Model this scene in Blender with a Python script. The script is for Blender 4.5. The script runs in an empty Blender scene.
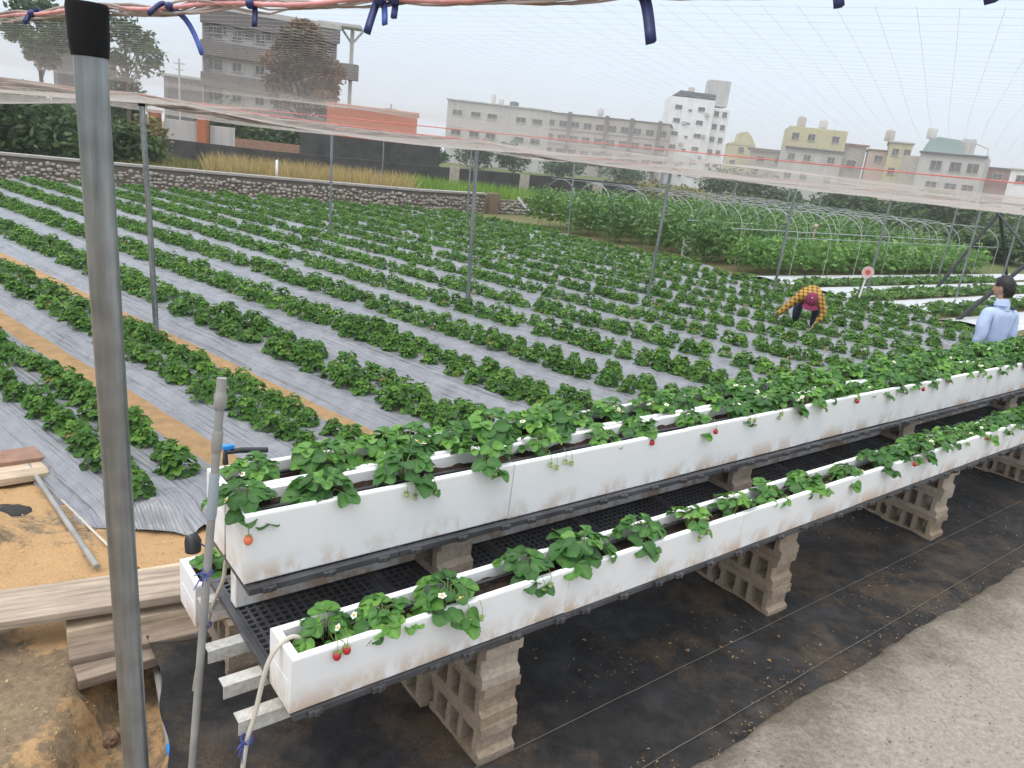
import bpy, bmesh, math, random
import numpy as np
from mathutils import Vector, Matrix, noise, Quaternion

# ------------------------------------------------------------------ camera, world, sun
SC = bpy.context.scene
COL = SC.collection
H = 2.4
FPX, PITCH, ROLL = 750.0, math.radians(16.75), math.radians(6.6)
FWD = Vector((0, math.cos(PITCH), -math.sin(PITCH)))
_R0 = Vector((1, 0, 0)); _U0 = _R0.cross(FWD)
RIGHT = _R0 * math.cos(ROLL) + _U0 * math.sin(ROLL)
UP = -_R0 * math.sin(ROLL) + _U0 * math.cos(ROLL)
EYE = Vector((0, 0, H))
cam = bpy.data.cameras.new("camera"); cam.sensor_width = 36; cam.lens = FPX / 1024 * 36
cam.clip_start = 0.05; cam.clip_end = 3000
co = bpy.data.objects.new("camera", cam); COL.objects.link(co)
M3 = Matrix((RIGHT, UP, -FWD)).transposed()
co.matrix_world = Matrix.Translation(EYE) @ M3.to_4x4()
SC.camera = co

SUN_EL, SUN_AZ = math.radians(62), math.radians(-140)      # azimuth from +Y towards +X
world = bpy.data.worlds.new("World"); SC.world = world; world.use_nodes = True
nt = world.node_tree; nt.nodes.clear()
sky = nt.nodes.new("ShaderNodeTexSky"); sky.sky_type = 'NISHITA'; sky.sun_disc = False
sky.sun_elevation = SUN_EL; sky.sun_rotation = SUN_AZ; sky.dust_density = 4.0; sky.air_density = 1.0
bgA = nt.nodes.new("ShaderNodeBackground"); bgA.inputs[1].default_value = 0.05
nt.links.new(sky.outputs[0], bgA.inputs[0])
tc = nt.nodes.new("ShaderNodeTexCoord"); sp = nt.nodes.new("ShaderNodeSeparateXYZ")
nt.links.new(tc.outputs["Generated"], sp.inputs[0])
cr = nt.nodes.new("ShaderNodeValToRGB")
cr.color_ramp.elements[0].position = 0.0; cr.color_ramp.elements[0].color = (0.58, 0.64, 0.71, 1)
cr.color_ramp.elements[1].position = 0.9; cr.color_ramp.elements[1].color = (1.55, 1.58, 1.62, 1)
e = cr.color_ramp.elements.new(0.22); e.color = (0.60, 0.68, 0.775, 1)
nt.links.new(sp.outputs[2], cr.inputs[0])
bgB = nt.nodes.new("ShaderNodeBackground"); bgB.inputs[1].default_value = 0.96
# very soft cloud cover
nz = nt.nodes.new("ShaderNodeTexNoise"); nz.inputs["Scale"].default_value = 1.6; nz.inputs["Detail"].default_value = 3
nt.links.new(tc.outputs["Generated"], nz.inputs[0])
mr = nt.nodes.new("ShaderNodeMapRange"); mr.inputs[1].default_value = 0.3; mr.inputs[2].default_value = 0.7
mr.inputs[3].default_value = 0.97; mr.inputs[4].default_value = 1.03
nt.links.new(nz.outputs[0], mr.inputs[0])
vm = nt.nodes.new("ShaderNodeVectorMath"); vm.operation = 'SCALE'
nt.links.new(cr.outputs[0], vm.inputs[0]); nt.links.new(mr.outputs[0], vm.inputs[3])
nt.links.new(vm.outputs[0], bgB.inputs[0])
ad = nt.nodes.new("ShaderNodeAddShader"); wo = nt.nodes.new("ShaderNodeOutputWorld")
nt.links.new(bgA.outputs[0], ad.inputs[0]); nt.links.new(bgB.outputs[0], ad.inputs[1])
nt.links.new(ad.outputs[0], wo.inputs[0])

sl = bpy.data.lights.new("sun", 'SUN'); sl.energy = 0.9; sl.angle = math.radians(25); sl.color = (1, 0.97, 0.92)
so = bpy.data.objects.new("sun", sl); COL.objects.link(so)
sd = Vector((math.sin(SUN_AZ) * math.cos(SUN_EL), math.cos(SUN_AZ) * math.cos(SUN_EL), math.sin(SUN_EL)))
so.rotation_euler = sd.to_track_quat('Z', 'Y').to_euler()
SC.view_settings.view_transform = 'Standard'; SC.view_settings.look = 'None'
SC.view_settings.exposure = 0.28; SC.view_settings.gamma = 1; SC.view_settings.use_curve_mapping = False
SC.render.engine = 'CYCLES'
SC.cycles.max_bounces = 6; SC.cycles.diffuse_bounces = 3; SC.cycles.glossy_bounces = 2
SC.cycles.transmission_bounces = 3; SC.cycles.transparent_max_bounces = 8
SC.cycles.use_denoising = True

# ------------------------------------------------------------------ helpers
def ray(x, y):
    return (RIGHT * (x - 512) - UP * (y - 384) + FWD * FPX).normalized()
def at(x, y, z=0.0):
    v = ray(x, y); return EYE + v * ((z - H) / v.z)
def atd(x, y, d):
    v = ray(x, y); return EYE + v * (d / math.hypot(v.x, v.y))
def hor(x):
    return 384 + (FWD.z * FPX + RIGHT.z * (x - 512)) / UP.z
def proj(P):
    v = Vector(P) - EYE; w = v.dot(FWD)
    return (512 + FPX * v.dot(RIGHT) / w, 384 - FPX * v.dot(UP) / w, w)
RND = random.Random(7)
def rng(a, b): return RND.uniform(a, b)

def tag(o, label=None, cat=None, group=None, kind=None):
    if label: o["label"] = label
    if cat: o["category"] = cat
    if group: o["group"] = group
    if kind: o["kind"] = kind
    return o
def thing(name, label, cat, loc=(0, 0, 0), rz=0.0, group=None):
    o = bpy.data.objects.new(name, None); COL.objects.link(o); o.empty_display_size = 0.1
    o.location = loc; o.rotation_euler = (0, 0, rz)
    return tag(o, label, cat, group)
def link(name, me, parent=None, loc=None, rot=None):
    o = bpy.data.objects.new(name, me); COL.objects.link(o)
    if parent: o.parent = parent
    if loc is not None: o.location = loc
    if rot is not None: o.rotation_euler = rot
    return o
def copy_tree(o, parent=None):
    c = o.copy(); COL.objects.link(c); c.parent = parent
    for ch in list(o.children): copy_tree(ch, c)
    return c

class MB:
    """collects geometry for ONE mesh"""
    def __init__(s): s.v = []; s.f = []; s.m = []; s.sm = []; s.t = []
    def add(s, vs, fs, mi=0, smooth=False, tint=0.5):
        b = len(s.v); s.v.extend([tuple(p) for p in vs])
        s.t.extend([tint] * len(vs))
        for f in fs:
            s.f.append(tuple(i + b for i in f)); s.m.append(mi); s.sm.append(smooth)
    def box(s, c, d, rot=None, mi=0, bev=0.0, tint=.5):
        hx, hy, hz = d[0] / 2, d[1] / 2, d[2] / 2
        if bev > 0:
            bm = bmesh.new(); bmesh.ops.create_cube(bm, size=1)
            bmesh.ops.scale(bm, vec=d, verts=bm.verts)
            bmesh.ops.bevel(bm, geom=bm.edges[:] , offset=bev, segments=2, affect='EDGES', profile=.6)
            bm.verts.index_update()
            vs = [v.co.copy() for v in bm.verts]; fs = [[v.index for v in f.verts] for f in bm.faces]; bm.free()
        else:
            vs = [Vector((x, y, z)) for x in (-hx, hx) for y in (-hy, hy) for z in (-hz, hz)]
            fs = [(0, 1, 3, 2), (4, 6, 7, 5), (0, 4, 5, 1), (2, 3, 7, 6), (0, 2, 6, 4), (1, 5, 7, 3)]
        if rot is not None:
            R = rot if isinstance(rot, Matrix) else Matrix.Rotation(rot, 3, 'Z')
            vs = [R @ v for v in vs]
        s.add([v + Vector(c) for v in vs], fs, mi, False, tint)
    def prism(s, poly, fn, a, b, mi=0):
        n = len(poly)
        vs = [fn(p, a) for p in poly] + [fn(p, b) for p in poly]
        fs = [tuple(range(n - 1, -1, -1)), tuple(range(n, 2 * n))]
        fs += [(i, (i + 1) % n, n + (i + 1) % n, n + i) for i in range(n)]
        s.add(vs, fs, mi)
    def tube(s, pts, r, n=8, caps=True, mi=0, tint=.5, smooth=True):
        pts = [Vector(p) for p in pts]; rs = r if isinstance(r, (list, tuple)) else [r] * len(pts)
        vs = []; prev = None
        for i, p in enumerate(pts):
            a = pts[max(i - 1, 0)]; b = pts[min(i + 1, len(pts) - 1)]
            t = (b - a).normalized()
            if prev is None:
                x = t.orthogonal().normalized()
            else:
                x = (prev - t * prev.dot(t)); x = x.normalized() if x.length > 1e-6 else t.orthogonal().normalized()
            prev = x; y = t.cross(x)
            for k in range(n):
                an = 2 * math.pi * k / n
                vs.append(p + (x * math.cos(an) + y * math.sin(an)) * rs[i])
        fs = []
        for i in range(len(pts) - 1):
            for k in range(n):
                fs.append((i * n + k, i * n + (k + 1) % n, (i + 1) * n + (k + 1) % n, (i + 1) * n + k))
        s.add(vs, fs, mi, smooth, tint)
        if caps:
            s.add(vs[:n], [tuple(range(n - 1, -1, -1))], mi, False, tint); s.add(vs[-n:], [tuple(range(n))], mi, False, tint)
    def grid(s, fn, nu, nv, mi=0, smooth=True, tint=.5):
        vs = [fn(i / nu, j / nv) for i in range(nu + 1) for j in range(nv + 1)]
        fs = [(i * (nv + 1) + j, (i + 1) * (nv + 1) + j, (i + 1) * (nv + 1) + j + 1, i * (nv + 1) + j + 1)
              for i in range(nu) for j in range(nv)]
        s.add(vs, fs, mi, smooth, tint)
    def ball(s, c, r, mi=0, nu=12, nv=8, tint=.5, fn=None):
        c = Vector(c); r = Vector(r) if not isinstance(r, (int, float)) else Vector((r, r, r))
        def g(u, v):
            th = u * 2 * math.pi; ph = v * math.pi
            d = Vector((math.sin(ph) * math.cos(th), math.sin(ph) * math.sin(th), math.cos(ph)))
            k = fn(d) if fn else 1
            return c + Vector((d.x * r.x, d.y * r.y, d.z * r.z)) * k
        s.grid(g, nu, nv, mi, True, tint)
    def mesh(s, name, mats):
        me = bpy.data.meshes.new(name)
        me.from_pydata(s.v, [], s.f); 
        for m in (mats if isinstance(mats, (list, tuple)) else [mats]): me.materials.append(m)
        me.polygons.foreach_set("material_index", s.m); me.polygons.foreach_set("use_smooth", s.sm)
        at_ = me.attributes.new("tint", 'FLOAT', 'POINT'); at_.data.foreach_set("value", s.t)
        me.update(); return me
    def build(s, name, mats, parent=None, loc=None, rz=None):
        return link(name, s.mesh(name, mats), parent, loc, None if rz is None else (0, 0, rz))

def np_mesh(name, V, F, mats, tint=None, smooth=False):
    """V (n,3), F (m,k) arrays"""
    me = bpy.data.meshes.new(name)
    n, m, k = len(V), len(F), F.shape[1]
    me.vertices.add(n); me.vertices.foreach_set("co", np.ascontiguousarray(V, dtype=np.float32).ravel())
    me.loops.add(m * k); me.loops.foreach_set("vertex_index", np.ascontiguousarray(F, dtype=np.int32).ravel())
    me.polygons.add(m); me.polygons.foreach_set("loop_start", np.arange(0, m * k, k, dtype=np.int32))
    me.polygons.foreach_set("loop_total", np.full(m, k, dtype=np.int32))
    me.update(calc_edges=True); me.validate()
    if tint is not None:
        a = me.attributes.new("tint", 'FLOAT', 'POINT'); a.data.foreach_set("value", np.ascontiguousarray(tint, dtype=np.float32))
    if smooth: me.polygons.foreach_set("use_smooth", np.ones(len(me.polygons), dtype=bool))
    for mm in (mats if isinstance(mats, (list, tuple)) else [mats]): me.materials.append(mm)
    return me

# ------------------------------------------------------------------ materials
class NT:
    def __init__(s, name):
        s.m = bpy.data.materials.new(name); s.m.use_nodes = True; s.t = s.m.node_tree; s.t.nodes.clear()
        s.out = s.n("ShaderNodeOutputMaterial"); s.b = s.n("ShaderNodeBsdfPrincipled")
        s.t.links.new(s.b.outputs[0], s.out.inputs[0])
        tc = s.n("ShaderNodeTexCoord"); oi = s.n("ShaderNodeObjectInfo")
        ml = s.n("ShaderNodeMath"); ml.operation = 'MULTIPLY'; ml.inputs[1].default_value = 17.0
        s.l(oi.outputs["Random"], ml.inputs[0])
        va = s.n("ShaderNodeVectorMath"); va.operation = 'ADD'
        s.l(tc.outputs["Object"], va.inputs[0]); s.l(ml.outputs[0], va.inputs[1])
        s.co = va.outputs[0]; s.obj = tc.outputs["Object"]; s.rand = oi.outputs["Random"]
    def n(s, t): return s.t.nodes.new(t)
    def l(s, a, b): s.t.links.new(a, b)
    def noise(s, scale, detail=4, rough=.6, co=None, stretch=None):
        x = s.n("ShaderNodeTexNoise"); x.inputs["Scale"].default_value = scale
        x.inputs["Detail"].default_value = detail; x.inputs["Roughness"].default_value = rough
        c = co or s.co
        if stretch:
            mp = s.n("ShaderNodeMapping"); mp.inputs["Scale"].default_value = stretch; s.l(c, mp.inputs[0]); c = mp.outputs[0]
        s.l(c, x.inputs["Vector"]); return x.outputs[0]
    def ramp(s, fac, stops):
        r = s.n("ShaderNodeValToRGB"); el = r.color_ramp.elements
        while len(el) > 1: el.remove(el[-1])
        for i, (p, c) in enumerate(stops):
            q = el[0] if i == 0 else el.new(p)
            q.position = p; q.color = (*c, 1) if len(c) == 3 else c
        s.l(fac, r.inputs[0]); return r.outputs[0]
    def mix(s, fac, a, b, mode='MIX'):
        x = s.n("ShaderNodeMix"); x.data_type = 'RGBA'; x.blend_type = mode
        for i, v in ((0, fac), (6, a), (7, b)):
            if isinstance(v, (int, float)): x.inputs[i].default_value = v
            elif isinstance(v, tuple): x.inputs[i].default_value = (*v, 1)
            else: s.l(v, x.inputs[i])
        return x.outputs[2]
    def mp(s, fac, a, b, c=0., d=1.):
        x = s.n("ShaderNodeMapRange")
        for i, v in enumerate((a, b, c, d)): x.inputs[i + 1].default_value = v
        s.l(fac, x.inputs[0]); return x.outputs[0]
    def math(s, op, a, b=None):
        x = s.n("ShaderNodeMath"); x.operation = op
        for i, v in enumerate((a, b)):
            if v is None: continue
            if isinstance(v, (int, float)): x.inputs[i].default_value = v
            else: s.l(v, x.inputs[i])
        return x.outputs[0]
    def z(s, co=None):
        x = s.n("ShaderNodeSeparateXYZ"); s.l(co or s.obj, x.inputs[0]); return x.outputs
    def attr(s, name):
        x = s.n("ShaderNodeAttribute"); x.attribute_name = name; return x
    def bump(s, h, strength=.3, dist=.01):
        x = s.n("ShaderNodeBump"); x.inputs["Strength"].default_value = strength; x.inputs["Distance"].default_value = dist
        s.l(h, x.inputs["Height"]); s.l(x.outputs[0], s.b.inputs["Normal"])
    def set(s, col=None, rough=.6, metal=0, spec=.5):
        if col is not None:
            if isinstance(col, tuple): s.b.inputs["Base Color"].default_value = (*col, 1)
            else: s.l(col, s.b.inputs["Base Color"])
        if isinstance(rough, (int, float)): s.b.inputs["Roughness"].default_value = rough
        else: s.l(rough, s.b.inputs["Roughness"])
        s.b.inputs["Metallic"].default_value = metal; s.b.inputs["Specular IOR Level"].default_value = spec
        return s.m

def sc(c, k): return tuple(min(1, x * k) for x in c)
def plain(name, c, rough=.6, var=.25, scale=9, metal=0, spec=.4, bump=0, bscale=60, stretch=None):
    t = NT(name); f = t.noise(scale, 4, .6, stretch=stretch)
    col = t.ramp(f, [(.3, sc(c, 1 - var)), (.7, sc(c, 1 + var))])
    if bump: t.bump(t.noise(bscale, 3), bump, .004)
    return t.set(col, rough, metal, spec)
def leafmat(name, dark, mid, light, rough=.45, trans=.25, spec=.35):
    t = NT(name); a = t.attr("tint").outputs["Fac"]
    r = t.math('ADD', a, t.mp(t.rand, 0, 1, -.1, .1))
    r = t.math('ADD', r, t.mp(t.noise(35, 2), .3, .7, -.08, .08))
    col = t.ramp(r, [(.05, dark), (.5, mid), (.95, light)] + ([(1.12, (.34, .27, .06))] if False else []))
    if 'strawberry' in name: col = t.mix(t.math('GREATER_THAN', a, 1.5), col, (.24, .22, .065))
    t.set(col, rough, 0, spec)
    tr = t.n("ShaderNodeBsdfTranslucent"); t.l(t.mix(.5, col, sc(light, 1.5)), tr.inputs[0])
    mx = t.n("ShaderNodeMixShader"); mx.inputs[0].default_value = trans
    t.l(t.b.outputs[0], mx.inputs[1]); t.l(tr.outputs[0], mx.inputs[2]); t.l(mx.outputs[0], t.out.inputs[0])
    return t.m

def mat_foam():
    t = NT("white_foam"); z = t.z()[2]
    n1 = t.noise(6, 5, .7, stretch=(1, 1, .6)); n2 = t.noise(22, 4, .7)
    low = t.mp(z, 0.0, .10, 1, 0)                                  # splash stains sit at the foot of the box
    st = t.math('MULTIPLY', low, t.mp(n1, .44, .58))
    grime = t.math('MULTIPLY', t.mp(n2, .45, .75), t.mp(t.noise(2.2, 3), .45, .7, 0, .35))
    c = t.mix(grime, (.80, .80, .79), (.62, .60, .56))
    c = t.mix(t.math('MULTIPLY', st, .8), c, (.50, .33, .19))
    v = t.n("ShaderNodeTexVoronoi"); v.inputs["Scale"].default_value = 190; t.l(t.co, v.inputs["Vector"])
    t.bump(v.outputs[0], .12, .002)
    return t.set(c, .55, 0, .35)
def mat_soil(name, c, bump=.8, scale=40):
    t = NT(name); f = t.noise(scale, 6, .7); g = t.noise(4, 4)
    col = t.mix(t.mp(g, .35, .65), t.ramp(f, [(.3, sc(c, .5)), (.65, sc(c, 1.3))]), t.ramp(f, [(.3, sc(c, .8)), (.7, sc(c, 1.9))]))
    t.bump(f, bump, .02); return t.set(col, .95, 0, .2)
def mat_ground():
    t = NT("farm_soil"); zone = t.attr("zone").outputs["Color"]; sx = t.n("ShaderNodeSeparateColor"); t.l(zone, sx.inputs[0])
    f = t.noise(28, 6, .75); g = t.noise(3, 5, .65); fine = t.noise(170, 3, .8)
    dirt = t.mix(t.mp(g, .35, .65), t.ramp(f, [(.3, (.13, .095, .062)), (.7, (.28, .21, .14))]), t.ramp(f, [(.3, (.19, .135, .08)), (.7, (.37, .28, .18))]))
    chips = t.mp(fine, .60, .66)
    dirt = t.mix(t.math('MULTIPLY', chips, .7), dirt, (.46, .33, .18))
    moss = t.mp(t.noise(2.4, 4, .7), .55, .68, 0, .5)
    dirt = t.mix(moss, dirt, (.10, .10, .05))
    husk = t.ramp(fine, [(.3, (.34, .20, .095)), (.55, (.55, .355, .18)), (.75, (.68, .48, .27))])
    husk = t.mix(t.mp(g, .4, .7, 0, .35), husk, (.40, .25, .12))
    grass = t.ramp(f, [(.3, (.06, .075, .025)), (.7, (.16, .17, .06))])
    hf = t.math('ADD', t.math('MULTIPLY', sx.outputs[0], 1.15), t.mp(t.noise(6, 5, .75), .3, .7, -.35, .35))
    c = t.mix(t.mp(hf, .4, .62), dirt, husk); c = t.mix(sx.outputs[1], c, grass)
    t.bump(t.math('ADD', f, t.math('MULTIPLY', fine, .4)), .7, .02)
    return t.set(c, .95, 0, .15)
def mat_husk():
    t = NT("rice_husk"); fine = t.noise(170, 3, .8); g = t.noise(3, 5)
    c = t.ramp(fine, [(.3, (.36, .21, .10)), (.5, (.55, .35, .175)), (.68, (.68, .48, .28))])
    c = t.mix(t.mp(t.noise(7, 5, .7), .42, .66, 0, .6), c, (.33, .215, .12)); t.bump(t.math('ADD', fine, t.noise(9, 4)), .9, .02); return t.set(c, .95, 0, .15)
def mat_mulch():
    t = NT("silver_mulch"); uvw = t.attr("uvw").outputs["Vector"]
    f = t.noise(6, 4); w = t.noise(1.0, 3, .6, co=uvw, stretch=(.55, 17, 1)); w2 = t.noise(1, 3, .6, co=uvw, stretch=(5, 1.2, 1)); big = t.noise(1.4, 3)
    c = t.ramp(f, [(.3, (.17, .177, .193)), (.7, (.245, .253, .275))])
    dust = t.mp(t.noise(14, 5, .7), .56, .75, 0, .3); c = t.mix(dust, c, (.36, .31, .25))
    amt = t.mp(big, .35, .65, .35, 1.0)
    t.bump(t.math('ADD', t.math('MULTIPLY', w, amt), t.math('MULTIPLY', w2, .30)), 1.0, .075); return t.set(c, t.mp(f, .3, .7, .26, .40), 0, .6)
def mat_weed():
    t = NT("weed_fabric"); g = t.noise(1.6, 6, .7); g2 = t.noise(5, 6, .75); fine = t.noise(120, 3, .8)
    c = t.ramp(t.noise(9, 5, .7), [(.3, (.012, .012, .0122)), (.7, (.032, .0318, .0318))])
    dry = t.mp(t.math('ADD', g, t.math('MULTIPLY', g2, .55)), .76, .97)
    c = t.mix(t.math('MULTIPLY', dry, .7), c, t.ramp(fine, [(.3, (.045, .032, .022)), (.7, (.19, .13, .08))]))
    dust = t.mp(t.noise(2.7, 5, .7), .5, .72, 0, .55); c = t.mix(dust, c, (.060, .060, .062))
    c = t.mix(t.mp(fine, .68, .74, 0, .7), c, (.30, .24, .16))
    wv = t.n("ShaderNodeTexWave"); wv.inputs["Scale"].default_value = 120; t.l(t.obj, wv.inputs["Vector"])
    t.bump(t.math('ADD', g2, t.math('MULTIPLY', wv.outputs[1], .03)), .5, .02); return t.set(c, t.mp(g2, .3, .7, .62, .9), 0, .22)
def mat_concrete(name, c, dark, scale=3.):
    t = NT(name); g = t.noise(scale, 6, .72); f = t.noise(45, 5, .75); fine = t.noise(220, 2, .8)
    k = t.ramp(f, [(.3, sc(c, .72)), (.7, sc(c, 1.12))])
    k = t.mix(t.mp(g, .45, .68, 0, .85), k, t.ramp(f, [(.3, sc(dark, .7)), (.7, sc(dark, 1.3))]))
    k = t.mix(t.mp(fine, .66, .74, 0, .6), k, sc(c, .4))
    t.bump(t.math('ADD', f, t.math('MULTIPLY', g, .8)), .55, .012); return t.set(k, .92, 0, .2)
def mat_path():
    t = NT("path_concrete"); uvw = t.attr("uvw").outputs["Vector"]; e_ = t.z(uvw)[1]
    g = t.noise(1.5, 6, .74); g2 = t.noise(4.5, 6, .75); f = t.noise(42, 5, .8); fine = t.noise(230, 2, .85)
    k = t.ramp(f, [(.28, (.24, .21, .17)), (.5, (.37, .33, .275)), (.72, (.50, .455, .39))])
    dk = t.ramp(f, [(.3, (.085, .072, .052)), (.7, (.20, .17, .13))])
    edge = t.mp(e_, 0, .55, .28, -.05)
    k = t.mix(t.mp(t.math('ADD', t.math('ADD', t.math('MULTIPLY', g, .6), t.math('MULTIPLY', g2, .45)), edge), .55, .78, 0, .85), k, dk)
    k = t.mix(t.mp(fine, .63, .72, 0, .75), k, (.10, .085, .065)); k = t.mix(t.mp(fine, .36, .28, 0, .6), k, (.52, .49, .44))
    t.bump(t.math('ADD', t.math('ADD', f, t.math('MULTIPLY', g2, .9)), t.math('MULTIPLY', fine, .3)), .8, .02); return t.set(k, .95, 0, .15)
def mat_plaster(name, c):
    t = NT(name); w = t.noise(.9, 5, .7, stretch=(2.5, 2.5, .22)); g = t.noise(.5, 4)
    k = t.ramp(g, [(.3, sc(c, .9)), (.7, sc(c, 1.06))]); k = t.mix(t.mp(w, .50, .72, 0, .55), k, sc(c, .55)); return t.set(k, .88, 0, .2)
def mat_galv():
    t = NT("galvanised_steel"); v = t.n("ShaderNodeTexVoronoi"); v.inputs["Scale"].default_value = 22; t.l(t.co, v.inputs["Vector"])
    w = t.noise(7, 4, .6, stretch=(6, 6, .35))
    f = t.math('ADD', t.math('MULTIPLY', v.outputs[0], .2), t.math('MULTIPLY', w, .8))
    c = t.ramp(f, [(.3, (.20, .218, .232)), (.7, (.40, .425, .445))])
    return t.set(c, t.mp(w, .3, .7, .27, .45), .85, .5)
def mat_wood(name, c, ax=0):
    t = NT(name); st = [7, 7, 7]; st[ax] = .5
    w = t.noise(5, 5, .65, stretch=tuple(st)); g = t.noise(3, 4)
    k = t.ramp(w, [(.3, sc(c, .55)), (.5, c), (.72, sc(c, 1.35))]); k = t.mix(t.mp(g, .45, .7, 0, .5), k, sc(c, .5))
    t.bump(w, .5, .006); return t.set(k, .85, 0, .2)
def mat_net(name, c):
    t = NT(name); t.set(t.ramp(t.noise(6, 3), [(.3, sc(c, .85)), (.7, sc(c, 1.1))]), .8, 0, .2)
    tr = t.n("ShaderNodeBsdfTranslucent"); tr.inputs[0].default_value = (*c, 1); mx = t.n("ShaderNodeMixShader"); mx.inputs[0].default_value = .5
    t.l(t.b.outputs[0], mx.inputs[1]); t.l(tr.outputs[0], mx.inputs[2]); t.l(mx.outputs[0], t.out.inputs[0]); return t.m
def mat_plaid():
    t = NT("yellow_plaid"); o = t.z()
    def stripe(v, k, w): 
        x = t.math('FRACT', t.math('MULTIPLY', v, k)); return t.math('LESS_THAN', x, w)
    at_ = t.attr("uvw").outputs["Vector"]; s = t.z(at_)
    a = stripe(s[0], 13, .38); b = stripe(s[1], 13, .38)
    c = t.mix(t.math('MULTIPLY', t.math('ADD', a, b), .5), (.44, .28, .06), (.10, .03, .03))
    return t.set(c, .9, 0, .15)

M = dict(
    clod=mat_soil('clod_earth', (.20, .13, .085), .8, 60),
    hoop=plain('pale_steel_hoop', (.40, .41, .415), .5, .15, 5, metal=.2, spec=.4),
    foam=mat_foam(), soil=mat_soil("potting_soil", (.030, .019, .014)), ground=mat_ground(), husk=mat_husk(), mulch=mat_mulch(), weed=mat_weed(),
    path=mat_path(), block=mat_concrete("block_concrete", (.44, .37, .295), (.30, .24, .18), 6),
    galv=mat_galv(), wood=mat_wood("weathered_board", (.37, .30, .235)), wood_dark=mat_wood("dark_board", (.25, .195, .15)), wood_pale=mat_wood("pale_board", (.50, .40, .29)),
    black=plain("black_plastic", (.022, .022, .024), .42, .3, 12, spec=.5), rubber=plain("black_cap", (.006, .006, .007), .75, .2, spec=.2),
    grate=plain('grate_plastic', (.060, .061, .066), .4, .4, 7, spec=.6), whitebar=mat_concrete("white_angle", (.58, .57, .53), (.40, .36, .30), 7),
    pvc=plain("grey_pvc", (.27, .265, .25), .55, .22, 6, bump=.2), pvc_new=plain("blue_grey_pvc", (.27, .31, .34), .5, .1), hose=plain("ivory_hose", (.50, .46, .38), .5, .12),
    blue=plain("blue_fitting", (.02, .22, .62), .4, .1), tie=plain("navy_tie", (.02, .03, .12), .5, .3, 30, spec=.5), tie_light=plain("blue_tie", (.07, .12, .40), .5, .3),
    net=mat_net("net_yarn", (.74, .69, .65)), hem=mat_net("net_hem_yarn", (.62, .54, .49)), rope_red=plain("red_rope", (.60, .10, .08), .7, .2), rope_pink=plain("pink_rope", (.66, .32, .31), .8, .25, 30),
    leaf=leafmat("strawberry_leaf", (.024, .066, .012), (.066, .166, .027), (.165, .315, .048), .5, .25, .22),
    leafp=leafmat("planter_strawberry_leaf", (.026, .078, .022), (.060, .165, .034), (.16, .34, .055), .42, .22, .32),
    stem=plain("leaf_stalk", (.16, .24, .07), .6, .2), berry=plain("ripe_berry", (.40, .014, .018), .3, .2, 60, spec=.6, bump=.4, bscale=160), berry_o=plain("half_ripe_berry", (.62, .16, .07), .35, .25, 30, bump=.4, bscale=160),
    berry_g=plain("unripe_berry", (.33, .40, .14), .45, .2), petal=plain("white_petal", (.78, .78, .72), .6, .05), yolk=plain("flower_eye", (.62, .42, .05), .7, .1),
    crop=leafmat('green_crop_leaf', (.05, .12, .025), (.11, .24, .05), (.22, .38, .09)), bush=leafmat("bush_leaf", (.018, .045, .014), (.045, .098, .026), (.11, .175, .045)), bush_y=leafmat("olive_leaf", (.07, .075, .02), (.15, .14, .04), (.26, .22, .06)),
    tree_b=leafmat("autumn_leaf", (.035, .05, .018), (.11, .082, .035), (.23, .115, .055)), tomato=leafmat("tomato_leaf", (.035, .085, .028), (.085, .18, .048), (.19, .32, .08)),
    grass_t=leafmat("dry_grass_blade", (.22, .17, .07), (.38, .29, .12), (.52, .42, .2), .8, .3, .2), grass_g=leafmat("green_grass_blade", (.07, .14, .02), (.15, .27, .04), (.28, .42, .08), .6, .3, .25),
    bark=plain("bark", (.12, .09, .065), .95, .35, 10, bump=.6), stone=mat_concrete("cobble", (.40, .36, .31), (.25, .22, .185), 4), mortar=mat_concrete("wall_mortar", (.19, .165, .135), (.12, .105, .088), 4),
    cap=mat_concrete("wall_cap", (.40, .375, .345), (.24, .22, .2), 3), dark=mat_concrete("canal_concrete", (.075, .073, .07), (.03, .03, .03), 1.2),
    brick=plain("orange_brick", (.36, .13, .065), .9, .25, 14), white=mat_plaster("white_paint", (.78, .78, .78)), grey_tile=mat_plaster("grey_brown_tile", (.155, .14, .135)), beige=mat_plaster("beige_plaster", (.39, .36, .32)),
    greyp=mat_plaster("pale_grey_plaster", (.47, .46, .44)), yellow=mat_plaster("yellow_plaster", (.52, .47, .29)), orange=plain("orange_sheet_metal", (.60, .17, .07), .6, .12, 3), pinkp=plain("salmon_plaster", (.46, .34, .28), .85, .12, 2),
    glass=plain("window_glass", (.055, .06, .068), .2, .3, 3, spec=.6), roof_d=plain("dark_roof", (.07, .08, .10), .5, .2, 3), roof_r=plain("red_roof", (.24, .12, .10), .8, .2), roof_g=plain("green_roof", (.24, .33, .33), .6, .15),
    steel_d=plain("dark_steel", (.014, .014, .016), .6, .3), skin=plain("skin", (.50, .29, .20), .55, .08), hair=plain("black_hair", (.012, .010, .010), .5, .3, 40), shirt=plain("pale_blue_cotton", (.44, .53, .74), .9, .07, 9, bump=.3, bscale=14), trousers=plain("dark_trousers", (.035, .04, .06), .9, .2), plaid=mat_plaid(), magenta=plain("magenta_cap", (.20, .025, .07), .85, .2), bucket=plain("white_plastic", (.74, .75, .76), .45, .06), pinksign=plain("pink_sign", (.66, .46, .44), .6, .15), mulch_w=plain("white_mulch", (.50, .51, .53), .45, .12, 5), terracotta=plain("red_clay", (.27, .16, .115), .9, .25, bump=.5),
)

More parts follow.
